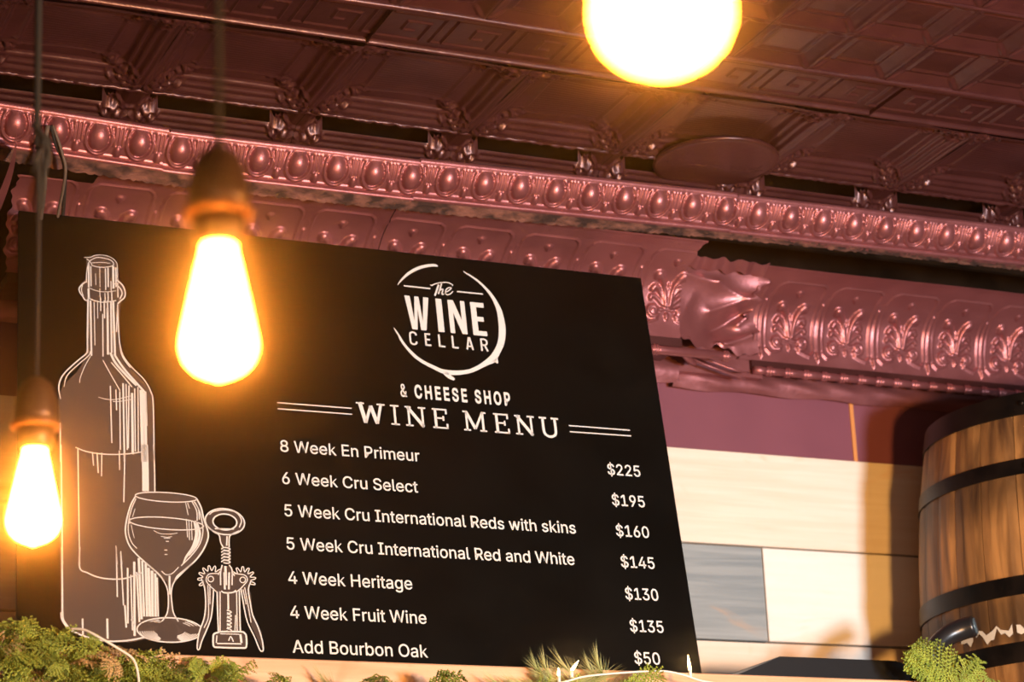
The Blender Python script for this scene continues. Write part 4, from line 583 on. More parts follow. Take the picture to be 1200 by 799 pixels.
# ---- egg and dart cornice
def sag(x):
    return np.interp(x, [0, .6, 1.05, 1.5, 2.1, 2.9, 4.6], [.010, .006, -.010, -.008, .002, .009, .012])
EP = .0735
def cornice_mesh(x0, x1, dz=0.0, per=40):
    prof = [(-.318, 3.149), (-.333, 3.150), (-.338, 3.153), (-.339, 3.158), (-.335, 3.160), (-.334, 3.163)]
    L = .054; c45 = math.cos(math.radians(47)); s45 = math.sin(math.radians(47))
    nb = 40
    top = [(-.3785, 3.2045), (-.3785, 3.207), (-.3815, 3.208), (-.3815, 3.2165), (-.377, 3.219), (-.366, 3.220)]
    nx = int((x1 - x0) / EP * per)
    X = np.linspace(x0, x1, nx)
    a = ((X - .7640) / EP + .5) % 1.0 - .5
    am = a * EP
    rowsP = []
    def const(y, z): rowsP.append(np.stack([X, np.full(nx, y), np.full(nx, z) + sag(X) + dz], -1))
    for y, z in prof: const(y, z)
    Bv = np.linspace(0, 1, nb)
    for b in Bv:
        v = b * L
        base = .004 * math.sin(PI * b)
        cy = .0345
        e = (am / .0185) ** 2 + ((v - cy) / .0235) ** 2
        egg = .0150 * np.sqrt(np.clip(1 - e, 0, 1))
        rr = np.sqrt((am / .0185) ** 2 + ((v - cy) / .0235) ** 2)
        ring = .0068 * np.sqrt(np.clip(1 - ((rr - 1.26) / .15) ** 2, 0, 1)) * (1.0 if v < cy + .010 else .7)
        q = EP / 2 - np.abs(am)
        # leaf between the eggs: fluted above, drop below
        flute = np.where((v > .022), .0040 * np.abs(np.cos(q / .0034 * PI / 2)) * (q < .0105), 0)
        drop = .0075 * np.sqrt(np.clip(1 - (q / (.0070)) ** 2 - ((v - .014) / .012) ** 2, 0, 1))
        low = .003 * np.sqrt(np.clip(1 - (v / .006) ** 2, 0, 1)) + 0 * am
        h = base + np.maximum.reduce([egg, ring, flute, drop, low])
        y = -.334 - v * c45 * 1.08 - h * s45
        z = 3.163 + v * s45 * 1.03 - h * c45
        rowsP.append(np.stack([X, y, z + sag(X) + dz], -1))
    for y, z in top: const(y, z)
    return grid_mesh(np.array(rowsP), 'cornice')
trim_3 = structure('trim_3')
for x0, x1, dz in ((-.2, 1.036, .0), (1.033, 1.512, -.0018), (1.510, 2.182, .001), (2.180, 3.05, -.0008), (3.052, 4.6, .0)):
    link('cornice_section', cornice_mesh(x0, x1, dz), TIN, trim_3)
rs = np.random.RandomState(4)
Xr = np.linspace(-.2, 4.6, 900)
rg = np.array([np.stack([Xr, np.full(900, -.336 + .02 * b) , 3.150 - b * np.interp(Xr, [1.2, 1.9, 2.3], [.014, .009, .0015]) + sag(Xr) - b * .004 * rs.rand(900)], -1) for b in (0, .3, .6, 1)])
link('ragged_edge', grid_mesh(rg, 'ragged'), RAGGED, trim_3)
link('edge_board', box(-.2, 4.6, -.312, -.300, 3.147, 3.19), RAW, trim_3)

# ---- pressed tin ceiling
ceiling = structure('ceiling')
ZC = 3.25
link('ceiling_deck', box(-.6, 5.0, -4.9, .10, 3.30, 3.40), RAW, ceiling)
def corner_leaf(p, q, scale=1.0):
    """p distance along the diagonal from the corner, q across it"""
    w = (.010 + .006 * np.cos(p / (.011 * scale) * 2 * PI)) * scale
    env = np.clip(1 - ((p - .040 * scale) / (.036 * scale)) ** 2, 0, 1) ** .5
    return .011 * scale * env * np.clip(1 - (np.abs(q) / (w + 1e-6)) ** 2, 0, 1) ** .6
def roll_slope(d, d0, d1, depth, rolls=3, amp=.0036):
    s = np.clip((d - d0) / (d1 - d0), 0, 1)
    return depth * s - amp * np.abs(np.sin(rolls * PI * s)) * (s > 0) * (s < 1)
def big_tile(hx=.1542, hy=.1497, n=112):
    x = np.linspace(-hx, hx, n); y = np.linspace(-hy, hy, n)
    Xg, Yg = np.meshgrid(x, y)
    dx = hx - np.abs(Xg); dy = hy - np.abs(Yg); d = np.minimum(dx, dy)
    h = roll_slope(d, .008, .046, .024, 3, .0052)
    h = np.where(d < .008, -.004 * np.sqrt(np.clip(1 - (d / .008) ** 2, 0, 1)), h)
    m = np.maximum(np.abs(Xg) / .078, np.abs(Yg) / .074)
    f = np.abs(m - 1) * .076
    h -= .0028 * np.sqrt(np.clip(1 - (f / .0032) ** 2, 0, 1))
    for sx in (-1, 1):
        for sy in (-1, 1):
            rr = np.hypot(Xg - sx * .083, Yg - sy * .079)
            h -= .0034 * np.sqrt(np.clip(1 - ((rr - .010) / .0035) ** 2, 0, 1))
            h -= .004 * np.sqrt(np.clip(1 - (rr / .005) ** 2, 0, 1))
            r2 = np.hypot(Xg - sx * .060, Yg - sy * .079); r3 = np.hypot(Xg - sx * .083, Yg - sy * .056)
            h -= .0028 * np.sqrt(np.clip(1 - (np.minimum(r2, r3) / .005) ** 2, 0, 1))
    h -= .0006 * np.sin(Yg / .0045 * PI) * (m < .9)
    p = (dx + dy) / 2; q = (dx - dy) / math.sqrt(2)
    leaf = corner_leaf(p, q)
    for k, off in ((0, .016), (1, .028)):
        for sgn in (-1, 1):
            leaf = np.maximum(leaf, .008 * np.sqrt(np.clip(1 - ((q - sgn * (off - .004)) / .0045) ** 2 - ((p - .030 - .012 * k) / .012) ** 2, 0, 1)))
    h -= leaf * (d > .002)
    # slight dents
    h += .0018 * np.sin(Xg * 31 + 1) * np.sin(Yg * 27)
    return grid_mesh(np.stack([Xg, Yg, h], -1), 'big_tile', flip=True)
BT = big_tile()
X0 = .965 - .309 / 2
TY = [(-.585, 0)]
for k in range(-4, 12):
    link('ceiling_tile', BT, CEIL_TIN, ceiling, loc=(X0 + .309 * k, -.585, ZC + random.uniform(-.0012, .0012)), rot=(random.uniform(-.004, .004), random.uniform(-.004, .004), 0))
def edge_tile(hx=.1542, n=112, ny=64):
    x = np.linspace(-hx, hx, n); s = np.linspace(0, .104, ny)
    Xg, S = np.meshgrid(x, s)
    dx = hx - np.abs(Xg)
    hs = roll_slope(dx, .008, .046, .026)
    a = roll_slope(S, .006, .024, .026, 1, 0)
    b = np.interp(S, [.060, .066, .067, .102, .104], [.06, .040, .000, -.022, -.030]) - .0034 * np.abs(np.sin((S - .066) / .036 * 3 * PI)) ** 1.5 * (S > .066) * (S < .102)
    hy = np.where(S < .060, a, b)
    h = np.minimum(hs, hy)
    h = np.where(S < .006, -.004 * np.sqrt(np.clip(1 - (S / .006) ** 2, 0, 1)), h)
    p = (dx + (.104 - S)) / 2; q = (dx - (.104 - S)) / 1.414
    leaf = corner_leaf(p, q, .9)
    for sgn in (-1, 1):
        leaf = np.maximum(leaf, .009 * np.sqrt(np.clip(1 - ((q - sgn * .016) / .005) ** 2 - ((p - .032) / .012) ** 2, 0, 1)))
    h -= leaf
    me = grid_mesh(np.stack([Xg, S, h], -1), 'edge_tile', flip=True)
    bm = bmesh.new(); bm.from_mesh(me)      # open gap behind the seam lip
    gone = [f for f in bm.faces if .018 < f.calc_center_median().y < .0675 and f.calc_center_median().z > .012 and abs(f.calc_center_median().x) < hx - .030]
    bmesh.ops.delete(bm, geom=gone, context='FACES')
    bm.to_mesh(me); bm.free()
    return me
ET = edge_tile()
for k in range(-4, 12):
    link('border_tile', ET, CEIL_TIN, ceiling, loc=(X0 + .309 * k, -.435, ZC + random.uniform(-.001, .001)))

# greek key band
def key_mesh(w=.1236, n=74, ny=90):
    x = np.linspace(0, w, n); y = np.linspace(0, .150, ny)
    Xg, Yg = np.meshgrid(x, y)
    A = Xg / w * 12; Bq = (Yg - .030) / .090 * 7
    # meander path on a 12 x 7 lattice
    path = [(0, 0), (0, 7), (8, 7), (8, 2), (4, 2), (4, 4.5), (6, 4.5)]
    path2 = [(0, 0), (10, 0), (10, 7), (12, 7)]
    H = np.zeros_like(Xg)
    for pth in (path, path2):
        for (ax, ay), (bx, by) in zip(pth[:-1], pth[1:]):
            for sh in (-12, 0, 12):
                lx, hx_ = sorted((ax + sh, bx + sh)); ly, hy_ = sorted((ay, by))
                ddx = np.maximum(np.maximum(lx - A, A - hx_), 0) / 12 * w
                ddy = np.maximum(np.maximum(ly - Bq, Bq - hy_), 0) / 7 * .090
                H = np.maximum(H, np.clip(1.6 - np.maximum(ddx, ddy) / .0016, 0, 1))
    h = .007 - .0038 * H
    e1 = Yg; e2 = .150 - Yg
    h = np.where(e2 < .008, .006 - .008 * np.sqrt(np.clip(1 - ((e2 - .003) / .005) ** 2, 0, 1)), h)
    h = np.where(e1 < .014, .006 - .012 * np.sqrt(np.clip(1 - ((e1 - .006) / .008) ** 2, 0, 1)), h); h = np.where((e1 >= .014) & (e1 < .020), .010, h)
    return grid_mesh(np.stack([Xg, Yg, h], -1), 'key_panel', flip=True)
KP = key_mesh()
for k in range(-8, 33):
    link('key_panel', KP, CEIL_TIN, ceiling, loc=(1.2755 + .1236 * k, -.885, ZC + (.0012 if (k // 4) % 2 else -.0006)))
# small coffers nearer the room
def small_tile(hx=.0771, hy=.0761, n=60):
    x = np.linspace(-hx, hx, n); y = np.linspace(-hy, hy, n)
    Xg, Yg = np.meshgrid(x, y)
    dx = hx - np.abs(Xg); dy = hy - np.abs(Yg); d = np.minimum(dx, dy)
    h = np.interp(d, [0, .004, .006, .026, .030, .034, .036, .040], [-.002, -.002, .001, .011, .011, .0085, .0085, .012])
    p = (dx + dy) / 2; q = (dx - dy) / 1.414
    h -= .006 * np.clip(1 - (np.abs(q) / .005) ** 2, 0, 1) * np.clip(1 - ((p - .016) / .014) ** 2, 0, 1)
    return grid_mesh(np.stack([Xg, Yg, h], -1), 'small_tile', flip=True)
ST = small_tile()
for j in range(9):
    for k in range(-8, 20):
        link('coffer_tile', ST, CEIL_TIN, ceiling, loc=(.965 + .0772 + .1545 * k, -.885 - .0763 - .1526 * j, ZC + random.uniform(-.001, .001) + (.0015 if (j // 2) % 2 else 0)))
for j in range(0, 5):
    link('seam_roll', tube([(-.3, -1.190 - .3052 * j, ZC - .001), (4.3, -1.190 - .3052 * j, ZC - .001)], .004, 8), CEIL_TIN, ceiling)
link('seam_roll', tube([(x, -.885 + .0015 * math.sin(x * 13), ZC - .002) for x in np.linspace(-.3, 4.3, 60)], .0062, 8), CEIL_TIN, ceiling)
for seg in range(4):
    xs_ = np.linspace(-.3 + seg * 1.15, -.3 + (seg + 1) * 1.15, 160)
    link('seam_bead', tube([(x, -.4365 + random.uniform(-.0012, .0012), ZC - .0035 + random.uniform(-.0012, .0012)) for x in xs_], [.0032 + random.random() * .0022 for _ in xs_], 7), CEIL_TIN, ceiling)
for xx in (1.2755, 2.2643, 3.2531):
    link('seam_roll', box(xx - .0015, xx + .0015, -.88, -.735, ZC - .0008, ZC + .006), CEIL_TIN, ceiling)
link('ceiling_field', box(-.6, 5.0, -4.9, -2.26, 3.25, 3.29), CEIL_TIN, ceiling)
# round cover plate over an old fixture hole
cov = thing('cover_plate', 'round plum-painted metal cover plate on the ceiling below the largest glowing bulb', 'cover plate', (2.092, -.458, ZC - .004))
link('disc', lathe([(.004, .004), (.108, .004), (.120, .003), (.122, -.001), (.119, -.005), (.111, -.0055), (.100, -.003), (.004, -.002)], 64), CEIL_TIN, cov)

# ================================================================== THINGS
# ---- shelf timber the sign stands on
shelf = thing('shelf', 'orange pine timber shelf running under the black wine menu sign', 'shelf', (0, 0, 0))
link('timber', box(-.4, 2.585, -.500, -.008, 2.150, 2.2440, .002), SHELF_PINE, shelf)
for bx in (.2, 1.35, 2.45):
    link('bracket', box(bx - .02, bx + .02, -.42, -.004, 2.0, 2.150, .002), SHELF_PINE, shelf)
stand = thing('barrel_stand', 'low timber ledge carrying the oak barrel beside the shelf', 'stand', (0, 0, 0))
link('ledge', box(2.60, 3.40, -.72, -.004, 1.86, 1.92, .003), SHELF_PINE, stand)
for lx in (2.64, 3.36):
    for ly in (-.68, -.05):
        link('leg', box(lx - .035, lx + .035, ly - .035, ly + .035, 0, 1.86, .003), SHELF_PINE, stand)

# ---- the sign
SX = Vector((1.220, 0, 0)); SV = Vector((0.02993005, 0.22746842, 0.97332539)); SN = SX.normalized().cross(SV).normalized()
if SN.y > 0: SN = -SN
S0 = Vector((.768, -.460, 2.2505)); SH = .8353
def sp(u, v, d=0.0):
    """sign-surface point: u,v in mm from the lower left corner, d mm proud of it"""
    return S0 + Vector((u / 1000, 0, 0)) + SV * (v / 1000) + SN * (d / 1000)
sign = thing('menu_sign', 'large black wine menu board with white print leaning on the shelf', 'sign', tuple(S0))
def slocal(pts): return [p - S0 for p in pts]
V = slocal([sp(0, -5.5), sp(1220, -5.5), sp(1220, 835.3), sp(0, 835.3), sp(0, -5.5, -6), sp(1220, -5.5, -6), sp(1220, 835.3, -6), sp(0, 835.3, -6)])
link('panel', mesh_of('panel', V, [(0, 1, 2, 3), (5, 4, 7, 6), (4, 5, 1, 0), (3, 2, 6, 7), (4, 0, 3, 7), (1, 5, 6, 2)]), BOARD, sign)

def ribbon(strokes, d, name):
    """variable-width strokes printed on the sign"""
    V, F = [], []
    for st in strokes:
        closed = len(st) > 3 and st[0][:2] == st[-1][:2]
        if len(st) > 2:
            n = (len(st) - 1) * 4 + 1
            if closed:
                ext = [st[-2]] + st + [st[1]]
                pp = spline(ext, (len(ext) - 1) * 4 + 1)[4:-4]
            else: pp = spline(st, n)
        else:
            pp = [np.array(p, float) for p in st]
        b = len(V); m = len(pp)
        for i, p in enumerate(pp):
            if closed and i in (0, m - 1): t = pp[1] - pp[-2]
            else: t = pp[min(i + 1, m - 1)] - pp[max(i - 1, 0)]
            l = math.hypot(t[0], t[1]) or 1
            nx, ny = -t[1] / l, t[0] / l
            w = max(p[2], .4) / 2
            V.append(sp(p[0] + nx * w, p[1] + ny * w, d) - S0); V.append(sp(p[0] - nx * w, p[1] - ny * w, d) - S0)
        for i in range(m - 1):
            F.append((b + 2 * i, b + 2 * i + 1, b + 2 * i + 3, b + 2 * i + 2))
    me = mesh_of(name, V, F)
    return me
def polyfill(polys, d, name):
    from mathutils.geometry import tessellate_polygon
    V, F = [], []
    for k, pl in enumerate(polys):
        b = len(V)
        vs = [Vector((p[0], p[1], 0)) for p in pl]
        V += [sp(p.x, p.y, d + .02 * k) - S0 for p in vs]
        F += [tuple(b + i for i in t) for t in tessellate_polygon([vs])]
    return mesh_of(name, V, F)
def unpack(s): return [[[float(x) for x in p.split(',')] for p in st.split(' ')] for st in s.split(';')]
LA = {k: unpack(v) for k, v in ART.items()}
link('bottle_body', polyfill(LA['bottle_fill'], .3, 'bottle_body'), TAUPE, sign)
link('bottle_outline', ribbon(LA['bottle_ink'], .6, 'bottle_outline'), VINYL, sign)
link('wine_glass_body', polyfill(LA['glass_fill'], .9, 'wine_glass_body'), TAUPE, sign)
link('wine_glass_outline', ribbon(LA['glass_ink'], 1.2, 'wine_glass_outline'), VINYL, sign)
link('wine_glass_shading', polyfill(LA['glass_shade'], 1.35, 'wine_glass_shading'), TAUPE_DARK, sign)
link('corkscrew_body', polyfill(LA['corkscrew_fill'], 1.5, 'corkscrew_body'), TAUPE_DARK, sign)
link('corkscrew_eye', polyfill(LA['corkscrew_hole'], 1.65, 'corkscrew_eye'), BOARD, sign)
link('corkscrew_outline', ribbon(LA['corkscrew_ink'], 1.8, 'corkscrew_outline'), VINYL, sign)
link('logo_ring', ribbon(LA['logo_ring'], .5, 'logo_ring'), VINYL, sign)
for st_ in LA['logo_rules']: link('logo_rule', ribbon([st_], .5, 'logo_rule'), VINYL, sign)
link('script_word', ribbon(LA['script_word'], .5, 'script_word'), VINYL, sign)
for st_ in LA['heading_rules']: link('heading_rule', ribbon([st_], .5, 'heading_rule'), VINYL, sign)

def glyph_mesh(s, u0, u1, v, h, weight=0.0, gap=0.0, sx=1.0):
    """sans lettering from the outline table, fitted between u0 and u1; weight thickens the strokes (font units)"""
    from mathutils.geometry import tessellate_polygon
    V, F = [], []
    x = 0.0
    w0 = weight
    for ch in s:
        weight = w0 * (.35 if ch == '&' else 1)
        adv, src = GLYPHS[ch]
        loops = [[tuple(map(float, p.split(','))) for p in l.split(';')] for l in src.split('|')] if src else []
        if loops:
            areas = [sum(a[0] * b_[1] - b_[0] * a[1] for a, b_ in zip(l, l[1:] + l[:1])) for l in loops]
            big = max(areas, key=abs)
            polys = []
            for l, ar in zip(loops, areas):
                # outer loops grow, counters shrink: offset along the outward normal of the ink
                inside = sum(1 for l2, a2 in zip(loops, areas) if l2 is not l and abs(a2) > abs(ar) and point_in(l[0], l2))
                sgn = (1 if ar > 0 else -1) * (-1 if inside % 2 else 1)
                out = []
                n = len(l)
                for i in range(n):
                    p, q, r = l[i - 1], l[i], l[(i + 1) % n]
                    d1 = (q[0] - p[0], q[1] - p[1]); d2 = (r[0] - q[0], r[1] - q[1])
                    l1 = math.hypot(*d1) or 1; l2_ = math.hypot(*d2) or 1
                    nx = d1[1] / l1 + d2[1] / l2_; ny = -d1[0] / l1 - d2[0] / l2_
                    k = math.hypot(nx, ny) or 1; m_ = min(2.0 / k, 1.8)
                    out.append((q[0] + sgn * weight * nx / k * m_, q[1] + sgn * weight * ny / k * m_))
                polys.append((inside, out))
            for inside, pl in polys:
                if inside % 2: continue
                grp = [pl] + [p2 for i2, p2 in polys if i2 % 2 and point_in(p2[0], pl)]
                vs = [[Vector((px + x, py, 0)) for px, py in g] for g in grp]
                b0 = len(V)
                for g in vs: V.extend([(p.x, p.y) for p in g])
                F.extend([tuple(b0 + i for i in t) for t in tessellate_polygon(vs)])
        x += adv + gap
    x0 = min(p[0] for p in V); x1 = max(p[0] for p in V)
    return mesh_of('lettering', [sp(u0 + (p[0] - x0) / (x1 - x0) * (u1 - u0), v + p[1] / 509.0 * h, .5) - S0 for p in V], F)
def point_in(p, poly):
    c = False
    for a, b_ in zip(poly, poly[1:] + poly[:1]):
        if (a[1] > p[1]) != (b_[1] > p[1]) and p[0] < (b_[0] - a[0]) * (p[1] - a[1]) / (b_[1] - a[1]) + a[0]: c = not c
    return c
SL = {  # slab-serif capitals as strokes in a unit box (x0,y0,x1,y1,width fraction)
 'W': [(.13, 1, .30, 0, .16), (.30, 0, .50, .86, .11), (.50, .86, .70, 0, .16), (.70, 0, .87, 1, .11), (0, .955, .28, .955, .09), (.72, .955, 1, .955, .09)],
 'I': [(.5, 0, .5, 1, .30), (0, .045, 1, .045, .09), (0, .955, 1, .955, .09)],
 'N': [(.17, 0, .17, 1, .12), (.83, 0, .83, 1, .12), (.12, .97, .86, .02, .19), (0, .045, .36, .045, .09), (0, .955, .30, .955, .09), (.64, .955, 1, .955, .09)],
 'E': [(.20, 0, .20, 1, .20), (0, .045, .98, .045, .09), (0, .955, .94, .955, .09), (.2, .52, .70, .52, .09), (.93, 0, .93, .26, .10), (.90, .74, .90, 1, .10), (.70, .40, .70, .64, .09)],
 'M': [(.15, 0, .15, 1, .10), (.85, 0, .85, 1, .12), (.15, .97, .50, .12, .15), (.50, .12, .85, .97, .11), (0, .045, .30, .045, .09), (0, .955, .20, .955, .09), (.70, .045, 1, .045, .09), (.80, .955, 1, .955, .09)],
}
def stroke_letter(ch, u0, u1, v, h, kind):
    w = u1 - u0
    st = []
    if kind == 'slab' and ch == 'U':
        pts = [(.19, .95), (.19, .32), (.26, .12), (.42, .03), (.58, .03), (.74, .12), (.81, .32), (.81, .95)]
        st.append([[u0 + x * w, v + y * h, 5.0] for x, y in pts])
        st.append([[u0, v + .955 * h, .09 * h], [u0 + .38 * w, v + .955 * h, .09 * h]]); st.append([[u0 + .62 * w, v + .955 * h, .09 * h], [u0 + w, v + .955 * h, .09 * h]])
    elif kind == 'slab':
        for x0, y0, x1, y1, f in SL[ch]:
            wd = .85 * f * h if abs(y0 - y1) < .01 else max(.84 * f * w, 3.5)
            st.append([[u0 + x0 * w, v + y0 * h, wd], [u0 + x1 * w, v + y1 * h, wd]])
    return st
def flat_poly(ch, u0, u1, v, h):
    """condensed grotesque capitals as outlines"""
    G = {'W': [[(0, 1), (.22, 1), (.325, .27), (.415, 1), (.585, 1), (.675, .27), (.78, 1), (1, 1), (.79, 0), (.575, 0), (.50, .62), (.425, 0), (.21, 0)]],
         'I': [[(0, 0), (1, 0), (1, 1), (0, 1)]],
         'N': [[(0, 0), (.27, 0), (.27, .62), (.70, 0), (1, 0), (1, 1), (.74, 1), (.74, .42), (.32, 1), (0, 1)]],
         'E': [[(0, 0), (1, 0), (1, .14), (.40, .14), (.40, .43), (.86, .43), (.86, .57), (.40, .57), (.40, .86), (.96, .86), (.96, 1), (0, 1)]]}
    return [[(u0 + x * (u1 - u0), v + y * h) for x, y in p] for p in G[ch]]
def thin_letter(ch, u0, u1, v, h):
    w = u1 - u0; t = 3.5
    P = {'C': [[(.95, .74), (.90, .90), (.5, .98), (.12, .86), (.08, .5), (.12, .14), (.5, .02), (.90, .10), (.95, .26)]],
         'E': [[(.12, 0), (.12, 1)], [(.12, .06), (1, .06)], [(.12, .94), (.95, .94)], [(.12, .5), (.85, .5)]],
         'L': [[(.12, 0), (.12, 1)], [(.12, .06), (1, .06)]],
         'A': [[(.08, 0), (.46, 1)], [(.92, 0), (.54, 1)], [(.22, .27), (.78, .27)]],
         'R': [[(.12, 0), (.12, 1)], [(.12, .94), (.6, .94), (.88, .82), (.88, .6), (.6, .48), (.12, .48)], [(.55, .48), (.95, 0)]]}
    return [[[u0 + x * w, v + y * h, t] for x, y in p] for p in P[ch]]
for name, s, kind, u0, u1, v, h in TEXTS:
    if kind == 'sans':
        link(name, glyph_mesh(s, u0, u1, v, 22.6, weight=7), VINYL, sign)
    elif kind == 'cond':
        link(name, glyph_mesh(s, u0, u1, v, h, weight=26, gap=150), VINYL, sign)
    elif kind == 'slab':
        link('heading_letter', ribbon(stroke_letter(s, u0 + 3.2, u1 + (2.5 if s in 'WNU' else 0), 460.5, 41.5, kind), .5, 'letter'), VINYL, sign)
    elif kind == 'bold':
        link('logo_letter', polyfill(flat_poly(s, u0 + 5.2, u1, 666.5, 72.5), .5, 'letter'), VINYL, sign)
    elif kind == 'thin':
        link('logo_letter', ribbon(thin_letter(s, u0 + 1.5, u1, 633.5, 27), .5, 'letter'), VINYL, sign)

# ---- pendant lamps
BP = [(.0135, 0), (.0145, -.004), (.0150, -.012), (.0180, -.024), (.0215, -.040), (.0250, -.056), (.0285, -.072), (.0310, -.084), (.0320, -.091), (.0312, -.098), (.0280, -.106), (.0215, -.1125), (.0140, -.1165), (.0070, -.1180), (.0045, -.1205), (.0010, -.1215)]
BP = [(r * .885, z * .925) for r, z in BP]
ME_BULB = lathe(BP, 28, 'bulb')
ME_CAP = lathe([(.004, .074), (.008, .0725), (.0150, .067), (.0200, .057), (.0228, .044), (.0238, .032), (.0240, .022)], 28, 'cap')
ME_RING = lathe([(.0235, .0235), (.0262, .0225), (.0272, .0195), (.0262, .0165), (.0215, .0155)], 28, 'ring')
ME_NECK = lathe([(.0205, .0160), (.0205, .004), (.0195, .001), (.0185, -.0055), (.0165, -.0065)], 28, 'neck')
def pendant(label, x, y, ztop, cord_pts, r):
    t = thing('pendant_lamp', label, 'pendant lamp', (x, y, ztop), 'bare bulb pendants hanging from the ceiling')
    link('bulb', ME_BULB, BULB, t)
    link('socket_cap', ME_CAP, SOCKET, t)
    link('socket_ring', ME_RING, RING, t)
    link('socket_neck', ME_NECK, SOCKET, t)
    link('cord', tube([(a - x, b - y, c - ztop) for a, b, c in cord_pts], r, 8), CORD, t)
    return t
pendant('middle-sized teardrop bulb glowing before the black sign, on a straight cord', .482, -2.520, 2.176, [(.482, -2.520, 2.246), (.482, -2.520, 2.6), (.480, -2.52, 3.0), (.478, -2.52, 3.25)], .0030)
pk_ = pendant('smallest teardrop bulb glowing beside the printed bottle, on a knotted black cord', .522, -1.705, 2.236, [(.522, -1.705, 2.306), (.521, -1.705, 2.45), (.518, -1.706, 2.56), (.516, -1.705, 2.60), (.514, -1.705, 2.8), (.510, -1.705, 3.25)], [.0022, .0024, .0036, .0042, .0042, .0042])
link('cord_knot', tube([tuple(p) for p in spline([(-.010, 0, .37), (.004, -.006, .345), (.007, .004, .325), (-.006, .006, .310), (-.006, -.005, .33), (.006, -.004, .352), (.003, .006, .30), (0, 0, .27)], 40)], .0038, 7), CORD, pk_)
pendant('largest and closest bulb, cut off by the top edge of the picture', .438, -3.322, 2.073, [(.438, -3.322, 2.143), (.438, -3.322, 3.25)], .0030)

# ---- loose cables hanging off the left end of the ceiling
cb = thing('cable', 'loose grey-brown electric cables dropping behind the upper left corner of the sign', 'cable', (.80, -.37, 3.16))
for m, pts, r in ((GREY_CORD, [(.015, -.02, .02), (.012, .0, -.03), (.018, .01, -.075), (.030, .09, -.105), (.040, .15, -.125), (.044, .17, -.19)], .0042), (CORD, [(.020, -.02, .02), (.034, .0, -.005), (.054, .02, -.035), (.068, .08, -.08), (.078, .15, -.13), (.082, .17, -.19)], .0034), (GREY_CORD, [(.024, -.02, .02), (.045, 0, -.02), (.056, .02, -.05), (.062, .10, -.10), (.060, .15, -.17)], .0028)):
    link('strand', tube([tuple(p) for p in spline(pts, 26)], r, 8), m, cb)

# ---- oak barrel
BX, BY, BZ = 2.928, -.352, 2.366
barrel = thing('barrel', 'large oak barrel with black steel hoops standing by the plank wall', 'barrel', (BX, BY, BZ))
HH = .446; RB = .330; RH = .283
def br(z): return RB - (RB - RH) * (abs(z) / HH) ** 2.0
NS = 26
def stave_mesh(w, bulge):
    V, F = [], []
    ang = PI * w; n = 15; m = 4
    for i in range(n):
        z = -HH + 2 * HH * i / (n - 1)
        R0 = br(z)
        for j in range(m + 1):
            a = -ang + 2 * ang * j / m
            edge = .0016 if j in (0, m) else 0
            V.append(((R0 - edge) * math.cos(a), (R0 - edge) * math.sin(a), z))
        V.append(((R0 - .024) * math.cos(ang), (R0 - .024) * math.sin(ang), z)); V.append(((R0 - .024) * math.cos(-ang), (R0 - .024) * math.sin(-ang), z))
    k = m + 3
    for i in range(n - 1):
        for j in range(k):
            F.append((i * k + j, i * k + (j + 1) % k, (i + 1) * k + (j + 1) % k, (i + 1) * k + j))
    F.append(tuple(reversed(range(k)))); F.append(tuple((n - 1) * k + j for j in range(k)))
    return mesh_of('stave', V, F, False)
widths = [random.uniform(.7, 1.3) for _ in range(NS)]
tot = sum(widths)
kinds = [.75, .9, 1.0, 1.1, 1.25]
ks = [random.choice(kinds) for _ in range(NS)]; ts = sum(ks)
SM = {}
ang = 0.0
for kk in ks:
    frac = kk / ts
    if kk not in SM: SM[kk] = stave_mesh(frac - .0009, 0)
    ang += PI * frac
    link('stave', SM[kk], OAK, barrel, rot=(0, 0, ang))
    ang += PI * frac
def hoop_mesh(z0, z1):
    V, F = [], []
    n = 150
    for z, off in ((z0, .0002), (z0, .0028), (z1, .0028), (z1, .0002)):
        for k in range(n):
            a = 2 * PI * k / n; R0 = br(z) + off
            V.append((R0 * math.cos(a), R0 * math.sin(a), z))
    for i in range(4):
        for k in range(n):
            F.append((i * n + k, i * n + (k + 1) % n, ((i + 1) % 4) * n + (k + 1) % n, ((i + 1) % 4) * n + k))
    return mesh_of('hoop', V, F, False)
for a, b in ((2.766, 2.8125), (2.645, 2.676), (2.411, 2.447), (2.284, 2.322), (2.056, 2.087), (1.9205, 1.966)):
    h_ = link('hoop', hoop_mesh(a - BZ, b - BZ), HOOP, barrel)
    link('rivet', lathe([(.0005, .003), (.0035, .0028), (.005, .0015), (.0055, 0)], 10), HOOP, h_, loc=((br(a - BZ) + .003) * math.cos(-2.5), (br(a - BZ) + .003) * math.sin(-2.5), (a + b) / 2 - BZ), rot=(PI / 2, 0, -.93))
for zt in (HH - .028, -HH + .010):
    link('barrel_head', lathe([(.001, .018), (RH - .020, .018), (RH - .020, 0), (.001, 0)], 48), OAK_HEAD, barrel, loc=(0, 0, zt))
# chalky streak under the upper bilge hoop
V, F = [], []
n = 60
for i in range(n):
    a = -3.05 + 1.5 * i / (n - 1)
    zt = 2.352 - BZ + .006 * math.sin(i * 1.3) + .004 * math.sin(i * 3.1); zb = zt - (.012 + .006 * math.sin(i * .9) + .004 * math.sin(i * 2.7))
    for z in (zt, zb):
        V.append(((br(z) + .0012) * math.cos(a), (br(z) + .0012) * math.sin(a), z))
for i in range(n - 1):
    if i % 11 in (4,): continue
    F.append((2 * i, 2 * i + 1, 2 * i + 3, 2 * i + 2))
link('chalk_stain', mesh_of('stain', V, F, True), STAIN, barrel)

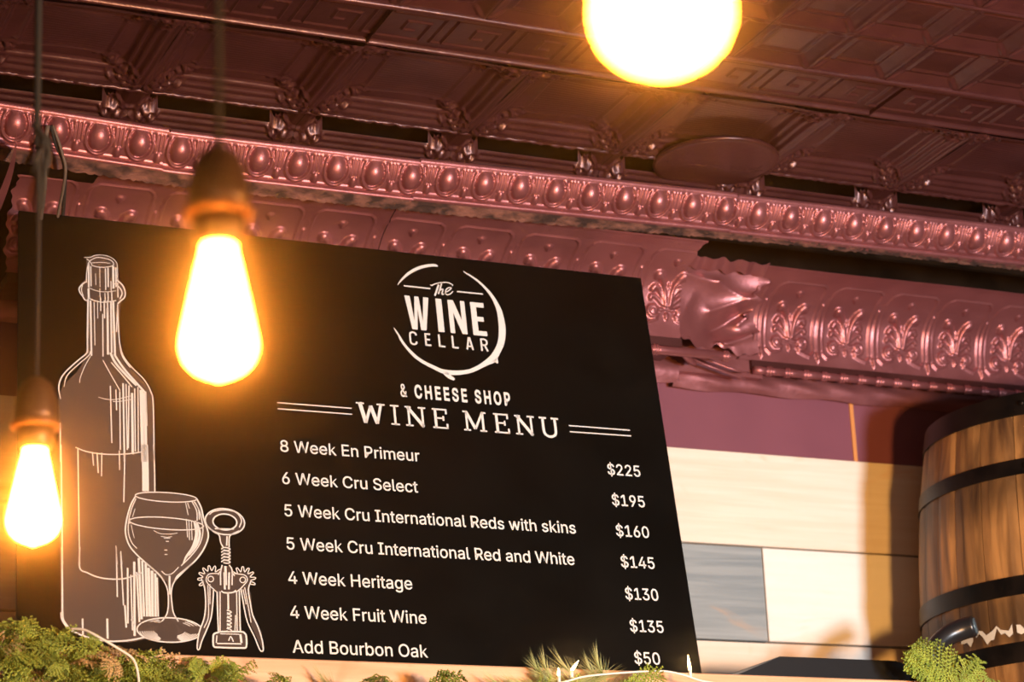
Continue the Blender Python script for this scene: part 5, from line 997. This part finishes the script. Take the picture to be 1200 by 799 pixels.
# ---- flat black case lying on the shelf
case = thing('case', 'flat black case with a sloped end lying on the shelf before the planks', 'case', (0, 0, 2.2442))
V = []
for y in (-.43, -.22):
    for x, z in ((2.045, 0), (2.47, 0), (2.455, .032), (2.425, .0475), (2.165, .0475)):
        V.append((x, y, z))
link('case_body', mesh_of('case', V, [(0, 1, 2, 3, 4), (9, 8, 7, 6, 5), (0, 5, 6, 1), (1, 6, 7, 2), (2, 7, 8, 3), (3, 8, 9, 4), (4, 9, 5, 0)]), BLACK_PLASTIC, case)
link('case_lid_rim', box(2.170, 2.422, -.425, -.225, .0475, .0505, .001), BLACK_PLASTIC, case)

# ---- black curved spout rising out of the greenery before the barrel
spo = thing('clip_lamp', 'small black clip lamp with a blunt end poking up before the barrel', 'lamp', (2.50, -.46, 2.2442))
pts = spline([(-.045, 0, .0), (-.040, 0, .032), (-.020, 0, .066), (.010, -.004, .092), (.038, -.016, .1045), (.056, -.032, .109)], 22)
link('lamp_shade', tube([tuple(p) for p in pts], [.010 + .010 * math.sin(PI * min(1, i / 21 * .62)) for i in range(22)], 18), BLACK_PLASTIC, spo)
link('end_cap', tube([tuple(pts[-1]), tuple(pts[-1] + np.array([.0022, -.0022, .0004]))], [.0165, .0150], 18), BLUE_CAP, spo)
link('clip', box(-.060, -.020, -.016, .016, 0, .012, .002), BLACK_PLASTIC, spo)

# ================================================================== GREENERY
def frond(seed, length=.11, width=.055, droop=.3):
    """cedar spray: a bent stem with alternating flat scaly branchlets"""
    r = random.Random(seed)
    V, F = [], []
    def leafseg(p, q, w):
        d = (q - p); l = d.length
        if l < 1e-6: return
        d.normalize(); s = d.cross(Vector((0, 0, 1)))
        if s.length < .1: s = Vector((1, 0, 0))
        s.normalize(); u = s.cross(d)
        b = len(V)
        mid = p.lerp(q, .45)
        V.extend([p, mid + s * w + u * w * .3, q, mid - s * w + u * w * .3, mid + u * w * .8])
        F.extend([(b, b + 1, b + 4), (b + 1, b + 2, b + 4), (b + 2, b + 3, b + 4), (b + 3, b, b + 4)])
    n = 15
    prev = Vector((0, 0, 0))
    for i in range(1, n + 1):
        t = i / n
        p = Vector((length * t, .012 * math.sin(t * 3 + seed), -droop * length * t * t + .01 * t))
        leafseg(prev, p, .0016)
        for sd in (-1, 1):
            bl = width * math.sin(PI * min(1, .15 + t * .85)) ** .7 * r.uniform(.7, 1.1)
            dirv = Vector((.75, sd * (1 - .35 * t), r.uniform(-.25, .25))).normalized()
            q = p.copy(); m = 5
            for k in range(m):
                q2 = q + dirv * bl / m + Vector((0, 0, -.0015 * k))
                leafseg(q, q2, .0023)
                for s2 in (-1, 1):
                    dd = (dirv + Vector((.4, -sd * s2 * .8, r.uniform(-.3, .5)))).normalized()
                    leafseg(q2, q2 + dd * bl * .26 * (1 - k / m * .5), .0019)
                q = q2
        prev = p
    return mesh_of('frond', V, F)
def needles(seed, n=46, L=.062):
    r = random.Random(seed)
    V, F = [], []
    for i in range(n):
        t = i / n
        base = Vector((.055 * t, 0, 0))
        a = r.uniform(0, 2 * PI); sp_ = r.uniform(.25, .75) * (1 - .4 * t)
        d = Vector((1, math.cos(a) * sp_, math.sin(a) * sp_)).normalized()
        tip = base + d * L * r.uniform(.7, 1.1) + Vector((0, 0, r.uniform(-.006, .004)))
        s = d.cross(Vector((.3, .2, 1))).normalized() * .00085; u = s.cross(d).normalized() * .00085
        b = len(V)
        V.extend([base + s, base - s * .5 + u, base - s * .5 - u, tip])
        F.extend([(b, b + 1, b + 3), (b + 1, b + 2, b + 3), (b + 2, b, b + 3)])
    return mesh_of('needles', V, F)
FR = [frond(s, l, w, d) for s, l, w, d in ((1, .10, .042, .35), (2, .13, .052, .2), (3, .08, .036, .5), (4, .11, .03, -.1))]
FRT = [me.copy() for me in FR[:2]]
ND = [needles(s) for s in (5, 6, 7)]
garland = thing('garland', 'evergreen garland of cedar sprays and pine needles draped along the shelf edge', 'garland', (1.6, -.53, 2.20))
G0 = Vector((1.6, -.53, 2.20))
rg_ = random.Random(21)
def sprig(me, mat_, name, x, y, z, yaw, pitch, roll, s=1.0):
    o = link(name, me, mat_, garland, loc=Vector((x, y, z)) - G0, rot=(roll, pitch, yaw))
    o.scale = (s, s, s)
for me in FR: me.materials.append(CEDAR)
for me in FRT: me.materials.append(CEDAR_TAN)
for me in ND: me.materials.append(PINE_NEEDLE)
def top(x):   # height of the garland's crest along the shelf
    return float(np.interp(x, [-.1, .70, .80, .87, .95, 1.02, 1.10, 1.25, 1.55, 1.70, 1.78, 2.0, 2.3, 2.40, 2.52, 2.60, 2.9], [2.245, 2.243, 2.246, 2.238, 2.222, 2.205, 2.198, 2.196, 2.198, 2.222, 2.204, 2.188, 2.190, 2.215, 2.225, 2.19, 2.19]))
for i in range(150):
    x = rg_.uniform(.40, 1.06)
    z = top(x) - abs(rg_.gauss(0, .030)) - .012
    me = FR[rg_.randrange(4)]; nm = 'cedar_spray'
    if rg_.random() < .14: me = FRT[rg_.randrange(2)]; nm = 'dried_cedar_spray'
    sprig(me, None, nm, x, -.530 - rg_.random() * .05, z, rg_.uniform(-2.9, .3) if rg_.random() < .6 else rg_.uniform(-.4, .4) + rg_.choice((0, PI)), rg_.uniform(-.45, .45), rg_.uniform(-1.4, 1.4), rg_.uniform(.55, .95))
for i in range(95):
    x = rg_.uniform(1.06, 2.55)
    z = top(x) - abs(rg_.gauss(0, .02)) - .016
    sprig(FR[rg_.randrange(4)], None, 'cedar_spray', x, -.530 - rg_.random() * .05, z, rg_.uniform(-2.9, .3), rg_.uniform(-.4, .4), rg_.uniform(-1.4, 1.4), rg_.uniform(.5, .85))
for i in range(34):
    x = rg_.uniform(1.58, 1.92)
    sprig(ND[i % 3], None, 'pine_tuft', x, -.525 - rg_.random() * .03, top(x) - rg_.uniform(.012, .030), rg_.choice((0, PI)) + rg_.uniform(-.6, .6), -rg_.uniform(.0, .40), 0, rg_.uniform(.6, .95))
for x, z, yaw, p, s in ((1.655, 2.212, 3.0, -.9, .6), (1.665, 2.210, 3.1, -1.1, .62), (1.72, 2.212, 3.3, -.6, .8), (1.765, 2.212, 3.1, -1.15, .70), (1.755, 2.214, 3.0, -.9, .6), (1.70, 2.205, 3.0, -.35, .9), (1.77, 2.210, 0, .0, .8), (1.79, 2.206, .1, .05, .8), (1.28, 2.186, 3.2, -.6, .6), (1.45, 2.19, .1, -.5, .6)):
    sprig(ND[0], None, 'pine_tuft', x, -.53, z, yaw, p, 0, s)
for x, z, yaw, p, r_, s in ((2.47, 2.235, 2.9, -.75, 1.2, .8), (2.45, 2.24, 3.3, -.4, 1.3, .9), (2.44, 2.225, .1, -.55, 1.4, .85), (2.49, 2.22, .2, -.3, 1.2, .8), (2.42, 2.22, 2.9, -1.0, 1.5, .6), (2.46, 2.21, 0.0, -.9, 1.4, .8), (2.47, 2.245, 3.0, -.85, 1.0, .75), (2.50, 2.20, .3, -.1, 1.0, .9)):
    sprig(FR[3] if s > .82 else FR[1], None, 'cedar_spray', x, -.54, z, yaw, p, r_, s)
for x, z, yaw, p, s in ((.80, 2.236, 3.0, -.9, .75), (.79, 2.236, .2, -1.0, .6), (.86, 2.238, .4, -1.1, .45), (.93, 2.215, .2, -.9, .45), (1.02, 2.195, .1, -1.0, .6), (1.07, 2.19, .2, -.9, .7), (1.10, 2.195, 3.0, -.9, .6)):
    sprig(FR[2], None, 'cedar_spray', x, -.55, z, yaw, p, 1.3, s)
link('stem', tube([(x, -.535 - .006 * math.sin(x * 9), top(x) - .035) for x in np.linspace(.40, 2.60, 60)], .007, 6), TWIG, garland)

# ---- string of fairy lights woven through the garland
fl = thing('string_lights', 'white wire of small fairy lights woven along the garland before the sign', 'string lights', (1.6, -.55, 2.21))
F0 = Vector((1.6, -.56, 2.21)); fl.location = F0
wp = spline([(1.55, -.565, 2.19), (1.63, -.575, 2.200), (1.66, -.585, 2.205), (1.70, -.59, 2.215), (1.78, -.59, 2.224), (1.84, -.59, 2.228), (1.88, -.59, 2.223), (1.93, -.585, 2.213), (2.05, -.57, 2.208), (2.3, -.57, 2.20)], 80)
link('wire', tube([tuple(Vector(p) - F0) for p in wp], .0019, 6), WHITE_WIRE, fl)
wp = spline([(.825, -.585, 2.262), (.842, -.60, 2.258), (.862, -.61, 2.246), (.895, -.61, 2.228), (.915, -.61, 2.215), (.923, -.61, 2.198), (.93, -.60, 2.17)], 40)
link('wire', tube([tuple(Vector(p) - F0) for p in wp], .0021, 6), WHITE_WIRE, fl)
for x, z, tx, tz in ((1.896, 2.232, -.002, .026), (1.672, 2.224, .014, .017), (1.648, 2.214, .0, .014)):
    b = link('bulb_holder', tube([(x - F0.x, -.588 - F0.y, z - F0.z - .012), (x - F0.x, -.588 - F0.y, z - F0.z)], .0032, 8), WHITE_WIRE, fl)
    link('fairy_bulb', tube([(x - F0.x + tx * t, -.588 - F0.y, z - F0.z + tz * t) for t in (0, .25, .6, 1)], [.0024, .0027, .0020, .0003], 8), MINI, b)

# ---- thin haze added to imitate lens bloom around the bulbs
hz = bpy.data.materials.new('bloom_haze'); hz.use_nodes = True
N, L = hz.node_tree.nodes, hz.node_tree.links
N.clear(); vs = N.new('ShaderNodeVolumeScatter'); o_ = N.new('ShaderNodeOutputMaterial')
vs.inputs['Color'].default_value = (1, 1, 1, 1); vs.inputs['Density'].default_value = HAZE_DENSITY; vs.inputs['Anisotropy'].default_value = .99
L.new(vs.outputs[0], o_.inputs['Volume'])
hb = link('haze', box(-.55, 4.95, -4.85, .0, .02, 3.245), hz, None, kind='stuff', label='thin added haze making the bloom glow around the bulbs', category='haze')
